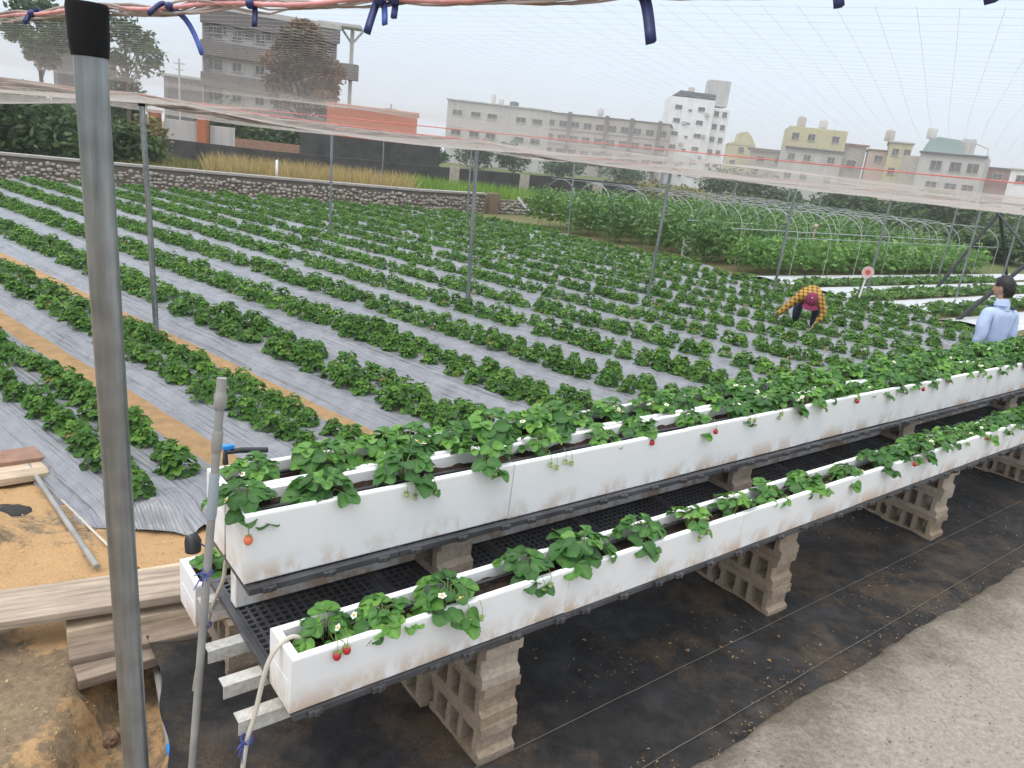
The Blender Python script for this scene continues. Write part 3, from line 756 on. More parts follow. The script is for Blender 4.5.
for rn, px, z, meshes in (("lower", LOWPX, .88, PL), ("front", FRPX, 1.17, PL), ("rear", RRPX, 1.20, PR), ("back", None, 0, PR)):
    us = [u_of(x, y, z) for x, y in px] if px else [.16, .5, .9, 1.3]
    if px: us = fill(sorted(us), .285, 9.0)
    vc, zt = PLANTER_TOP[rn]
    for i, u in enumerate(us):
        o = link("strawberry_plant", meshes[(i * 3 + (1 if rn == "front" else 0)) % len(meshes)], None, uv(u, vc + rng(-.025, .01), zt + .002), (0, 0, RZ + rng(-.5, .5)))
        s_ = rng(.82, 1.12) * (1.08 if rn == "lower" and i < 4 else (1.14 if rn == "rear" and u > .5 else (.9 if rn == "front" and i < 2 else 1))); o.scale = (s_, s_, s_)
        berries = []
        face = -(vc - ROWS[rn][0]) - .014           # just outside the front wall, in v
        if rn == "lower" and i == 0: berries = [(BR, .022, -.012), (BR, -.012, -.022)]
        elif rn == "front" and i == 0: berries = [(BO, -.02, -.075)]
        elif rn == "lower" and i == 2: berries = [(BG, .03, -.05), (BG, .085, -.055)]
        elif rn == "front" and i in (2, 4): berries = [(BG, -.02, -.05), (BG, .03, -.03), (BG, .07, -.045), (BG, -.06, -.03)]
        elif rn in ("lower", "front") and i > 5 and RND.random() < .13: berries = [(BR, rng(-.05, .05), rng(-.03, 0))]
        elif rn in ("lower", "front") and RND.random() < .35: berries = [(BG, rng(-.06, .06), rng(-.05, 0)), (BG, rng(-.06, .06), rng(-.03, 0))]
        Rz = Matrix.Rotation(-o.rotation_euler.z, 3, 'Z')
        for bm_, du, dz in berries:
            Pw = U2 * du + V2 * face + Vector((0, 0, .045 + dz)); loc = Rz @ Pw / s_
            bo = link("strawberry", bm_, o, loc); bo.rotation_euler = (0, 0, RZ - o.rotation_euler.z); k_ = 1 / s_; bo.scale = (k_, k_, k_)
            link("calyx", CALYX, bo)
        if RND.random() < .28:
            for q in range(RND.randrange(1, 4)):
                a = rng(-2.8, -.4); P = Vector((math.cos(a) * .09, math.sin(a) * .09, rng(.075, .11)))
                fo = link("flower", FLW, o, P, (rng(-.6, .6) + .5, rng(-.4, .4), rng(0, 6)))
        nm = "first" if i == 0 else (ORD[i] if i < 14 else None)
        grp = "strawberry plants " + WHERE[rn]
        if rn == "lower" and i == 0: lab = "strawberry plant with two red berries at the pipe end of the lower front planters"
        elif rn == "front" and i == 0: lab = "strawberry plant with an orange berry at the pipe end of the raised front trough"
        elif nm: lab = "strawberry plant %s, %s from the grey pipe" % (WHERE[rn], nm)
        else: lab = "strawberry plant %s towards the far end" % WHERE[rn]; grp += " towards the far end"
        tag(o, lab, "strawberry plant", grp)

# ------------------------------------------------------------------ net posts
def post(P, top, r, label, capr=None, lean=None, group="steel posts holding up the net"):
    o = thing("net_post", label, "post", (P[0], P[1], 0), 0, group)
    mb = MB(); tx = lean or (0, 0)
    mb.tube([(0, 0, -.1), (tx[0] * .5, tx[1] * .5, top / 2), (tx[0], tx[1], top)], r, 14); mb.build("pole", M["galv"], o)
    c = MB(); cr_ = capr or r * 1.12
    c.tube([(tx[0], tx[1], top - .09), (tx[0], tx[1], top + .004), (tx[0], tx[1], top + .012)], [cr_, cr_, cr_ * .7], 14); c.build("cap", M["rubber"], o)
    return o
PT = at(87, 8, 2.56); v_ = ray(136, 740)
dd = math.hypot(PT.x, PT.y); PBm = atd(128, 640, dd)
b0 = PBm; slope = (Vector((PT.x, PT.y, 0)) - Vector((b0.x, b0.y, 0))) / (PT.z - b0.z)
base = Vector((b0.x, b0.y, 0)) - slope * b0.z
npost = thing("net_post", "thick galvanised post with black tape cap, close in front of the field", "post", (base.x, base.y, 0), 0, "steel posts holding up the net")
mb = MB(); tl = slope * 2.56
NPR = .0265
pts_ = [(tl.x * k, tl.y * k, 2.56 * k) for k in (-.03, .3, .6, 1)]
mb.tube(pts_, NPR, 24); mb.build("pole", M["galv"], npost)
mb = MB(); mb.tube([Vector(pts_[3]) * .970, Vector(pts_[3]) * .980, Vector(pts_[3]) * 1.0, Vector(pts_[3]) * 1.003], [NPR * 1.10, NPR * 1.2, NPR * 1.26, NPR * 1.2], 24); mb.build("cap", M["rubber"], npost)
POSTS = [((157, 337), (141.3, 97), "slender steel post just behind the thick front post"), ((330, 240), (332, 129), "slender steel post in front of the dry tan grass"),
         ((467, 318), (477.3, 141.6), "steel post rising from the middle of the field with a black cap"), ((646.6, 303), (671.5, 167.6), "steel post at the left of the bending worker, before the white bucket"),
         ((771, 303), (797.6, 182), "steel post directly behind the bending worker"), ((865.8, 294.4), (893.2, 192.4), "steel post with the pink round sign tied to it"),
         ((937, 280), (959.2, 201.5), "steel post by the foot of the black brace"), ((568, 237), (574.6, 161), "steel post at the left end of the tomato rows"),
         ((466.6, 226), (471.5, 146), "thin far post just behind the middle field post"), ((650, 237), (663.6, 166), "thin far post among the tomato plants behind the white bucket"), ((381, 198), (384, 137), "thin far post in front of the dark canal wall")]
POSTXY = []
for bpx, tpx, lab in POSTS:
    P = at(*bpx); v = ray(*tpx); k = math.hypot(P.x, P.y) / math.hypot(v.x, v.y); T = EYE + v * k
    r = .030 if P.length < 30 else .027
    post((P.x, P.y), T.z, r, lab, lean=(T.x - P.x, T.y - P.y)); POSTXY.append(T)
for i, (x, d, zt) in enumerate(((733, 31, 2.75), (786, 30, 2.7), (818, 34, 2.75), (975, 24, 2.6), (1015, 26, 2.62))):
    P = atd(x, hor(x) + 20, d); post((P.x, P.y), zt, .027, "thin steel post beyond the hoop tunnels, %s from the white bucket" % ORD[i])

# ------------------------------------------------------------------ bird net, hems and ropes
ROPE = [at(-60, 25, 2.57), at(60, 9, 2.57), at(300, 1, 2.57), at(640, -9, 2.57), at(1100, -24, 2.57)]
PL0, PL1 = POSTXY[0], POSTXY[6]                 # line of field posts that carries the far hem
def hemline(t):                                # through P1,P3,P4,P5,P6,P7, extended both ways
    L = [POSTXY[0] * 1, POSTXY[2], POSTXY[3], POSTXY[4], POSTXY[5], POSTXY[6]]
    ext0 = L[0] + (L[0] - L[1]) * 2.5; ext1 = L[-1] + (L[-1] - L[-2]) * 1.5
    Q = [ext0] + L + [ext1]; s = t * (len(Q) - 1); i = min(int(s), len(Q) - 2); f = s - i
    p = Q[i].lerp(Q[i + 1], f); return p, f
NA = math.radians(28); A2 = Vector((math.sin(NA), math.cos(NA), 0)); B2 = Vector((A2.y, -A2.x, 0))
q1, q2 = POSTXY[0], POSTXY[5]
hd = Vector((q2.x - q1.x, q2.y - q1.y, 0)).normalized(); hn = Vector((-hd.y, hd.x, 0))    # hn points away from the camera
if hn.dot(Vector((q1.x, q1.y, 0))) < 0: hn = -hn
rd = Vector((ROPE[3].x - ROPE[1].x, ROPE[3].y - ROPE[1].y, 0)).normalized(); rn_ = Vector((-rd.y, rd.x, 0))
if rn_.y < 0: rn_ = -rn_
def net_z(p):
    a = (p - q1).dot(hd); bq = (Vector((p.x, p.y, 0)) - Vector((q1.x, q1.y, 0))).dot(hn)
    d = math.hypot(p.x, p.y)
    far = smooth(1.5, 6, d)
    z = 2.565 - far * (.12 * abs(math.sin(math.pi * a / 4.4)) * smooth(-7, 0, bq) + .05 * abs(math.sin(math.pi * bq / 4.5)))
    if bq > 0: z -= .10 * bq * smooth(3, -6, a)
    z += far * .03 * n2(p.x, p.y, .35)
    return z
def in_net(p):
    q = Vector((p.x, p.y, 0)); r0 = Vector((ROPE[1].x, ROPE[1].y, 0))
    if (q - r0).dot(rn_) < 0: return False
    bq = (q - Vector((q1.x, q1.y, 0))).dot(hn); a = (q - Vector((q1.x, q1.y, 0))).dot(hd)
    if bq > 1.2 + 1.8 * smooth(4, -3, a): return False
    az = math.degrees(math.atan2(q.x, q.y)); return -58 < az < 56 and q.length < 30
def strands(dirA, dirB, spacing, step, r):
    Vv = []; Ff = []; nv = 0; r0 = r
    for jb in np.arange(-32, 32, spacing):
        run = []
        for ia in np.arange(-32, 34, step):
            p = dirA * ia + dirB * (jb + .012 * n2(ia, jb, .8)); ok = in_net(p)
            if ok: run.append((p.x, p.y, net_z(p) + .003 * n2(ia, jb, 3)))
            if (not ok or ia > 33.5) and run:
                if len(run) > 1:
                    R = np.array(run); n = len(R); k_ = np.clip(np.hypot(R[:, 0], R[:, 1]) / 10.0, 0, 1)[:, None, None]
                    r = 1.0
                    w3 = np.array([[dirB.x * r, dirB.y * r, -r * .5], [-dirB.x * r, -dirB.y * r, -r * .5], [0, 0, r]])
                    Vv.append((R[:, None, :] + w3[None] * (r0 * (.58 + 1.8 * k_ ** 2))).reshape(-1, 3)); k = np.arange(n - 1)[:, None] * 3
                    for c in range(3):
                        c2 = (c + 1) % 3
                        Ff.append(np.concatenate([k + c, k + c2, k + 3 + c2, k + 3 + c], 1) + nv)
                    nv += n * 3
                run = []
    return Vv, Ff, nv
V1, F1, n1 = strands(A2, B2, .034, .2, .00025); V3, F3, n3 = strands(B2, A2, .034, .2, .00025)
netme = np_mesh("bird_net", np.concatenate(V1 + V3), np.concatenate(F1 + [f + n1 for f in F3]), M["net"])
net = tag(link("bird_net", netme), "fine pale bird net stretched overhead on posts and ropes above the field", "bird net")
print("net verts", n1 + n3)
r_ = random.Random(5)
for gname, nst, rr, line in (("far_hem", 26, .012, True),):
    mb = MB()
    for k in range(nst):
        ph = r_.uniform(0, 6.28); amp = r_.uniform(.02, .11)
        pp = []
        for i in range(260):
            p, f = hemline(i / 259); sg = 4 * f * (1 - f)
            o_ = amp * math.sin(i * .55 + ph + k); o2 = amp * .8 * math.cos(i * .41 + ph * 2)
            pp.append((p.x + hn.x * o_, p.y + hn.y * o_, p.z - .02 - .06 * sg + o2 * .6))
        mb.tube(pp, rr * r_.uniform(.35, .9), 5, True)
    mb.build("hem", M["hem"], net)
mb = MB()                                                                  # gathered hem along the near rope
for k in range(7):
    ph = r_.uniform(0, 6.28); pp = []
    for i in range(60):
        t = i / 59 * (len(ROPE) - 1); j = min(int(t), len(ROPE) - 2); p = ROPE[j].lerp(ROPE[j + 1], t - j)
        thick = .010 * (1.0 if t < 1.9 else .55)
        pp.append(p + Vector((0, thick * math.cos(i * .9 + ph), thick * math.sin(i * .7 + ph * 1.7) - .004)))
    mb.tube(pp, [.0022 if i < 28 else .0014 for i in range(60)], 5)
mb.build("near_hem", M["hem"], net)
mb = MB()
pp = []
for i in range(60):
    t = i / 59 * (len(ROPE) - 1); j = min(int(t), len(ROPE) - 2); pp.append(ROPE[j].lerp(ROPE[j + 1], t - j) + Vector((0, -.006, -.003 + .003 * math.sin(i * .8))))
mb.tube(pp, .0034, 8)
tag(mb.build("edge_rope", M["rope_pink"]), "pink edge rope of the net running overhead from the thick front post", "rope")
def rope(p0, p1, r, lab, m, sag=.05):
    mb = MB(); mb.tube([p0.lerp(p1, i / 30) - Vector((0, 0, 4 * sag * (i / 30) * (1 - i / 30))) for i in range(31)], r, 6)
    tag(mb.build("net_rope", m), lab, "rope", "red ropes across the net")
rope(at(-40, 78, 2.60), at(1060, 187, 2.60), .0045, "thin red rope stretched across under the net nearest the viewer", M["rope_red"], .02)
for i in range(5):
    seq = [POSTXY[0], POSTXY[2], POSTXY[3], POSTXY[4], POSTXY[5], POSTXY[6]]
    rope(seq[i] + Vector((0, 0, .02)), seq[i + 1] + Vector((0, 0, .02)), .009, "red rope span between capped field posts, %s span from the thick front post" % ORD[i], M["rope_red"], .04)
rope(POSTXY[0] + (POSTXY[0] - POSTXY[2]) * 1.2, POSTXY[0], .009, "red rope span from the slender post towards the bushes", M["rope_red"], .04)
def tie(x, y, strips, lab):
    # knotted strap ends hanging from the edge rope
    best = min(((i, k / 20) for i in range(len(ROPE) - 1) for k in range(20)), key=lambda q: abs(proj(ROPE[q[0]].lerp(ROPE[q[0] + 1], q[1]))[0] - x))
    P = ROPE[best[0]].lerp(ROPE[best[0] + 1], best[1]) + Vector((0, -.012, -.004)); d = proj(P)[2]
    mb = MB(); mb.ball((0, 0, 0), (.0065, .009, .007), 0, 10, 6)
    for dx, dy, w, mi in strips:
        e_ = (RIGHT * dx - UP * dy) * d / FPX; q = []
        n = 7
        for i in range(n + 1):
            t = i / n; p = e_ * t + Vector((0, .010 * math.sin(t * 3), .012 * math.sin(t * 3.1))); q.append(p)
        side = e_.cross(Vector((0, 1, .2))).normalized() * w
        vs = []
        for i, p in enumerate(q):
            th = FWD * .0012
            vs += [p - side - th, p + side - th, p + side * .8 + th * 3, p - side * .8 + th * 3]
        fs = []
        for i in range(n):
            for c in range(4): fs.append((i * 4 + c, i * 4 + (c + 1) % 4, i * 4 + 4 + (c + 1) % 4, i * 4 + 4 + c))
        fs += [(3, 2, 1, 0), tuple(n * 4 + c for c in range(4))]
        mb.add(vs, fs, mi, True)
    o = mb.build("strap_tie", [M["tie"], M["tie_light"]], None, P); tag(o, lab, "tie", "navy straps knotted on the edge rope")
tie(36, 12, [(-8, 10, .004, 0), (8, 3, .004, 0)], "short navy strap tie knotted beside the thick front post")
tie(168, 8, [(32, 47, .0045, 1), (-22, 8, .003, 0)], "long navy strap tie with a slack end, between the post and the grey flats")
tie(250, 6, [(4, 22, .004, 0)], "single navy strap end hanging before the grey flats")
tie(374, 4, [(-12, 33, .0045, 0), (6, 24, .004, 1)], "forked navy strap tie hanging right of the brown tree")
tie(392, 4, [(0, 18, .004, 0)], "tiny navy strap end next to the forked tie")
tie(640, 0, [(10, 50, .0055, 0)], "broad navy strap hanging over the open sky above the school")
tie(838, -10, [(2, 20, .004, 0)], "short navy strap tip over the yellow house")
tie(985, -14, [(4, 20, .005, 0)], "short navy strap tip at the corner over the grey house")

# ------------------------------------------------------------------ irrigation pipes and hoses at the pipe end
T_ = at(222, 378, 1.62); B_ = at(183, 775, .0)
B_ = Vector((-.985, 2.12, .02))
def lp(t): return B_.lerp(T_, t)
ro = thing("riser_pipe", "leaning grey water pipe with stacked couplings at the end of the planters", "pipe", (0, 0, 0))
mb = MB(); mb.tube([lp(t) for t in (0, .25, .5, .75, .97)], .0135, 14); mb.build("pipe", M["pvc"], ro)
mb = MB(); mb.tube([lp(t) for t in (.70, .71, .795, .80)], [.0150, .0165, .0165, .0150], 14); mb.build("coupling", M["pvc_new"], ro)
mb = MB(); mb.tube([lp(t) for t in (.845, .85, .885, .89)], [.015, .0175, .0175, .015], 14); mb.build("coupling", M["pvc"], ro)
mb = MB(); mb.tube([lp(t) for t in (.935, .94, .965, .97, .975, 1.0)], [.015, .020, .020, .017, .016, .016], 14); mb.build("nozzle", M["pvc"], ro)
def tube_thing(name, pts, r, m, lab, cat, n=10):
    mb = MB(); mb.tube(pts, r, n); return tag(mb.build(name, m), lab, cat)
def bez(pts, n=8):
    P = [Vector(p) for p in pts]; out = []
    for i in range(len(P) - 1):
        p0 = P[max(i - 1, 0)]; p1 = P[i]; p2 = P[i + 1]; p3 = P[min(i + 2, len(P) - 1)]
        for k in range(n):
            t = k / n
            out.append(.5 * ((2 * p1) + (p2 - p0) * t + (2 * p0 - 5 * p1 + 4 * p2 - p3) * t * t + (-p0 + 3 * p1 - 3 * p2 + p3) * t ** 3))
    return out + [P[-1]]
h1 = bez([uv(.10, .10, .80), uv(.03, .10, .85), uv(-.045, .085, .80), uv(-.095, .07, .62), uv(-.125, .06, .52), uv(-.15, .05, .30), uv(-.17, .04, .03)])
tube_thing("drain_hose", h1, .0078, M["hose"], "ivory drain hose arching out of the lower front planter down to the fabric", "hose")
h2 = bez([uv(.06, .52, .90), at(229, 556, .84), at(223, 580, .72), at(214, 602, .60), at(206, 628, .46), at(199, 660, .28), at(194, 690, .06)])
tube_thing("drain_hose", h2, .0078, M["hose"], "ivory drain hose dropping from the raised planters behind the leaning pipe", "hose")
STRING = plain("blue_string", (.05, .07, .27), .6, .3, 40)
def string_tie(P, lab, big=1.0):
    mb = MB(); P = Vector(P); r = random.Random(lab)
    for k in range(3):
        mb.tube([P + Vector((.017 * math.cos(a) * big, .017 * math.sin(a) * big, .006 * k - .006 + .004 * math.sin(2 * a + k))) for a in np.arange(0, 6.5, .35)], .0017, 5)
    mb.ball(P + Vector((0, -.018 * big, 0)), .0055, 0, 8, 6)
    for k in range(5):
        a = r.uniform(-2.6, -.5); L = r.uniform(.03, .06) * big; e = Vector((math.cos(a) * L * .7, -.018 - abs(math.sin(a)) * L * .2, (.5 - k * .35) * L))
        st = P + Vector((0, -.018 * big, 0))
        mb.tube([st, st + e * .5 + Vector((0, -.004, .008)), st + e], [.0016, .0028, .0016], 5)
    tag(mb.build("string_tie", STRING), lab, "string tie")
string_tie(uv(-.125, .055, .555), "blue string knot holding the front hose to the white rail")
string_tie(at(207, 624, .48), "blue string knot on the rear hose behind the leaning pipe")
string_tie(lp(.585) + Vector((.005, -.012, 0)), "dark blue string wound round the leaning grey pipe")
P = uv(-.04, .80, 1.13 + .03)
vo = thing("hose_valve", "black valve with bright blue handle at the end of the raised rear trough", "valve", at(228, 452, 1.17), RZ)
mb = MB(); mb.tube([(-.01, 0, -.05), (-.01, 0, .0), (.05, .0, .0), (.16, .01, -.02)], .012, 10); mb.build("body", M["black"], vo)
mb = MB(); mb.box((0, 0, .022), (.045, .022, .016), bev=.004); mb.tube([(0, 0, .005), (0, 0, .02)], .008, 8); mb.build("handle", M["blue"], vo)
cp = thing("pipe_end_cap", "black drum-shaped pipe end with a blue cord by the back planter", "pipe cap", at(193, 545, .52), RZ)
mb = MB(); mb.tube([(0, 0, -.03), (0, 0, .02), (0, .02, .034)], [.036, .038, .03], 16); mb.build("drum", M["black"], cp)
mb = MB(); mb.tube([(.02, -.02, .02), (.05, -.06, .0), (.06, -.08, -.06), (.05, -.08, -.14)], .004, 6); mb.build("cord", M["tie"], cp)
tp = thing("ditch_pipe", "grey pipe with blue elbow lying in the ditch below the boards", "pipe", (0, 0, 0))
a_, b_ = at(157, 668, -.10), at(172, 752, -.08)
mb = MB(); mb.tube([a_, b_], .018, 12); mb.build("pipe", M["pvc"], tp)
mb = MB(); mb.tube([b_ + (a_ - b_) * .06, b_, b_ + Vector((.035, .01, .02)), b_ + Vector((.07, .03, .05))], .022, 12); mb.build("elbow", M["blue"], tp)
tube_thing("side_pipe", [at(24, 458, .06), at(60, 512, .035), at(97, 567, .03)], .017, M["pvc"], "loose grey pipe lying on rice husk left of the nearest bed", "pipe")
tube_thing("thin_hose", bez([at(62, 500, .02), at(90, 528, .02), at(118, 555, .03), at(135, 570, .03)]), .008, M["hose"], "thin pale hose on the husk along the nearest bed", "hose")

# ------------------------------------------------------------------ boards and steps
def board(name, p, m, th, lab, cat="board", bev=.006):
    """p: four top corners, in order"""
    p = [Vector(q) for q in p]; n = (p[1] - p[0]).cross(p[3] - p[0]).normalized()
    if n.z < 0: n = -n; 
    c = sum(p, Vector()) / 4; ex = ((p[1] + p[2]) - (p[0] + p[3])) / 2; ey = ((p[3] + p[2]) - (p[0] + p[1])) / 2
    L, W = ex.length, ey.length; ex.normalize(); ey = (ey - ex * ey.dot(ex)).normalized(); ez = ex.cross(ey)
    if ez.z < 0: ez = -ez
    mb = MB(); mb.box((0, 0, -th / 2), (L, W, th), bev=bev)
    me = mb.mesh(name, m)
    for v in me.vertices: v.co.z += .006 * noise.noise(v.co * 3 + c); v.co.y += .006 * noise.noise(v.co * 2 + c * 2)
    o = link(name, me); R = Matrix((ex, ey, ez)).transposed() if ex.cross(ey).dot(ez) > 0 else Matrix((ex, -ey, ez)).transposed()
    o.matrix_world = Matrix.Translation(c) @ R.to_4x4(); tag(o, lab, cat); return o
zp = .19
board("plank", [at(-120, 640, zp), at(262, 582, zp), at(250, 556, zp), at(-120, 606, zp)], M["wood"], .045, "long weathered plank bridging the ditch to the planters")
board("plank", [at(66, 632, .10), at(240, 598, .10), at(236, 585, .10), at(66, 617, .10)], M["wood_pale"], .06, "pale timber wedged under the long plank as upper step")
board("plank", [at(70, 660, .055), at(240, 622, .055), at(240, 600, .055), at(66, 634, .055)], M["wood_dark"], .05, "brown board forming the middle step under the plank")
board("plank", [at(76, 678, .02), at(196, 648, .02), at(182, 612, .02), at(68, 650, .02)], M["wood_dark"], .05, "broad dark board over the ditch, lowest step")
board("plank", [at(110, 585, .06), at(190, 573, .06), at(180, 562, .06), at(120, 572, .06)], M["wood_pale"], .04, "short pale offcut behind the long plank")
board("plank", [at(-40, 470, .10), at(44, 456, .10), at(40, 446, .10), at(-40, 455, .10)], M["terracotta"], .05, "reddish timber end by the loose grey pipe")
board("plank", [at(-40, 486, .07), at(47, 472, .07), at(46, 460, .07), at(-40, 472, .07)], M["wood_pale"], .05, "pale timber in front of the reddish timber end")
rb = MB(); rb.ball((0, 0, .03), (.14, .10, .055), 0, 18, 10, fn=lambda d: 1 + .18 * noise.noise(d * 2.3)); 
tag(rb.build("stone_slab", M["dark"], None, at(5, 520, 0), .4), "dark flat stone lying at the edge of the husk", "stone")
for i, (x, y) in enumerate(((116, 566), (132, 572), (108, 694))):
    rb = MB(); s_ = .022 + .006 * (i % 3); rb.ball((0, 0, s_ * .3), (s_ * 1.3, s_, s_ * .7), 0, 18, 12, fn=lambda d: 1 + .35 * noise.noise(d * 2 + Vector((i, 0, 0))) + .15 * noise.noise(d * 6 + Vector((i, 3, 0))))
    P = at(x, y, 0); P.z = gz(P.x, P.y)
    tag(rb.build("clod", M["clod"], None, P, i), "small crumbly clod of earth, %s" % ("beside the end of the loose grey pipe", "by the pale offcut behind the plank", "at the broken edge under the lowest step")[i], "clod")

# dry litter on the path, fabric and dirt
def scatter(n, region, size, zoff):
    mb = MB()
    for i in range(n):
        P = region(); a = rng(0, 6.28); s_ = size * rng(.4, 1.3); d = Vector((math.cos(a), math.sin(a), rng(-.1, .1))) * s_; t = Vector((-math.sin(a), math.cos(a), 0)) * s_ * rng(.15, .45)
        z = Vector((0, 0, zoff))
        mb.add([P - d + z, P - t + z * 1.5, P + d + z * 1.1, P + t + z * 1.9], [(0, 1, 2, 3)], 0, False, rng(0, 1))
    return mb
LIT = leafmat("dry_litter", (.10, .055, .025), (.26, .15, .07), (.42, .30, .16), .9, .1, .1)
def reg1():
    while True:
        u, v = rng(-.2, 9), rng(-.5, 1.0)
        if n2(u, v, 1.1, 9) > -.02: return uv(u, v, .036)
tag(scatter(900, reg1, .011, .006).build("leaf_litter", LIT), "dry brown bits scattered on the black weed fabric", "litter", kind="stuff")
def reg1b():
    c = RND.choice(((3.6, -.40), (4.4, -.45), (2.3, -.42), (5.6, -.5), (1.2, -.40), (4.0, -.1), (1.9, .15))); return uv(c[0] + RND.gauss(0, .28), c[1] + RND.gauss(0, .05), .034)
tag(scatter(850, reg1b, .0075, .004).build("leaf_litter", LIT), "rusty brown bits gathered in drifts along the concrete edge", "litter", kind="stuff")
def reg2():
    u = rng(-.5, 9); v = -.47 - abs(RND.gauss(0, .10)) if RND.random() < .7 else rng(-2, -.5); return uv(u, v, .062)
tag(scatter(420, reg2, .010, .004).build("leaf_litter", LIT), "dry brown bits scattered on the concrete path edge", "litter", kind="stuff")
def pebbles(n, region, smin, smax, m, name, lab):
    mb = MB(); r = random.Random(name)
    for i in range(n):
        P = region(); s_ = r.uniform(smin, smax) * (2 if r.random() < .05 else 1); v = []
        for dx, dy, dz in ((1, 0, 0), (0, 1, 0), (-1, 0, 0), (0, -1, 0), (0, 0, .7)): v.append(P + Vector((dx * r.uniform(.6, 1.2), dy * r.uniform(.6, 1.2), dz)) * s_)
        mb.add(v, [(0, 1, 4), (1, 2, 4), (2, 3, 4), (3, 0, 4)], 0, False, r.random())
    tag(mb.build(name, m), lab, "gravel", kind="stuff")
def reg4():
    u = rng(-.5, 8); v = -.52 - abs(RND.gauss(0, .5)); P = path_at(u, v); return P
def path_at(u, v):
    b_ = (max(0, -.46 - v) / 3.4) ** (1 / 1.6); return path_fn((u + 1.2) / 13.5, min(1, b_))
pebbles(3000, reg4, .002, .006, M["path"], "path_grit", "loose grit and tiny stones on the concrete path")
def reg3():
    x = rng(-4.2, -1.15); y = rng(1.9, 5.6); return Vector((x, y, gz(x, y) - .006))
tag(scatter(3600, reg3, .009, .004).build("husk_litter", leafmat("husk_bits", (.22, .13, .05), (.42, .27, .12), (.60, .44, .24), .9, .1, .1)), "loose straw coloured husk bits strewn over the trodden dirt", "husk", kind="stuff")

# ------------------------------------------------------------------ people
def skin_mesh(name, verts, edges, radii, mats, levels=2, smooth_=True):
    me = bpy.data.meshes.new(name); me.from_pydata([tuple(v) for v in verts], edges, []); ob = bpy.data.objects.new(name, me); COL.objects.link(ob)
    md = ob.modifiers.new("s", 'SKIN'); md.use_smooth_shade = True; md.branch_smoothing = .6
    sv = me.skin_vertices[0].data
    for i, r in enumerate(radii):
        sv[i].radius = (r, r) if isinstance(r, (int, float)) else r; sv[i].use_root = (i == 0)
    ms = ob.modifiers.new("d", 'SUBSURF'); ms.levels = levels; ms.render_levels = levels
    dg = bpy.context.evaluated_depsgraph_get(); ev = ob.evaluated_get(dg); out = bpy.data.meshes.new_from_object(ev, depsgraph=dg)
    bpy.data.objects.remove(ob); out.name = name
    out.materials.clear()
    for m in (mats if isinstance(mats, (list, tuple)) else [mats]): out.materials.append(m)
    for p in out.polygons: p.use_smooth = True; p.material_index = 0
    return out
def chains(spec):
    """spec: list of chains; each a list of (key, pos, radius); shared keys join"""
    idx = {}; V = []; R = []; E = []
    for ch in spec:
        prev = None
        for key, pos, r in ch:
            if key not in idx: idx[key] = len(V); V.append(Vector(pos)); R.append(r)
            if prev is not None: E.append((prev, idx[key]))
            prev = idx[key]
    return V, E, R
def hand_chains(pref, wrist_key, wp, d, palm_n, s=1.0, curl=.5):
    d = Vector(d).normalized(); n = Vector(palm_n); n = (n - d * n.dot(d)).normalized(); sd_ = d.cross(n)
    out = []; pc = wp + d * .05 * s
    out.append([(wrist_key, wp, .026 * s), (pref + "p", pc, (.036 * s, .018 * s))])
    for k, (o, L) in enumerate(((-.028, .065), (-.010, .078), (.010, .073), (.027, .058))):
        b_ = wp + d * .088 * s + sd_ * o * s
        m_ = b_ + (d * (1 - curl * .4) + n * curl * .6).normalized() * L * .5 * s
        e_ = m_ + (d * (1 - curl) + n * curl).normalized() * L * .5 * s
        out.append([(pref + "p", pc, 0), (pref + "k%d" % k, b_, .0098 * s), (pref + "m%d" % k, m_, .009 * s), (pref + "e%d" % k, e_, .0078 * s)])
    tb = wp + d * .045 * s - sd_ * .04 * s; te = tb + (d * .7 - sd_ * .35 + n * .4).normalized() * .05 * s
    out.append([(pref + "p", pc, 0), (pref + "t", tb, .0115 * s), (pref + "te", te, .009 * s)])
    return out
def head_parts(mb, c, fwd, up, r=.1, nose=True):
    """adds face details on a head centred at c"""
    fwd = Vector(fwd).normalized(); up = (Vector(up) - fwd * Vector(up).dot(fwd)).normalized(); sd_ = fwd.cross(up)
    return fwd, up, sd_
def uvw_attr(me, fn):
    a = me.attributes.new("uvw", 'FLOAT_VECTOR', 'POINT')
    for i, v in enumerate(me.vertices): a.data[i].vector = fn(v.co)

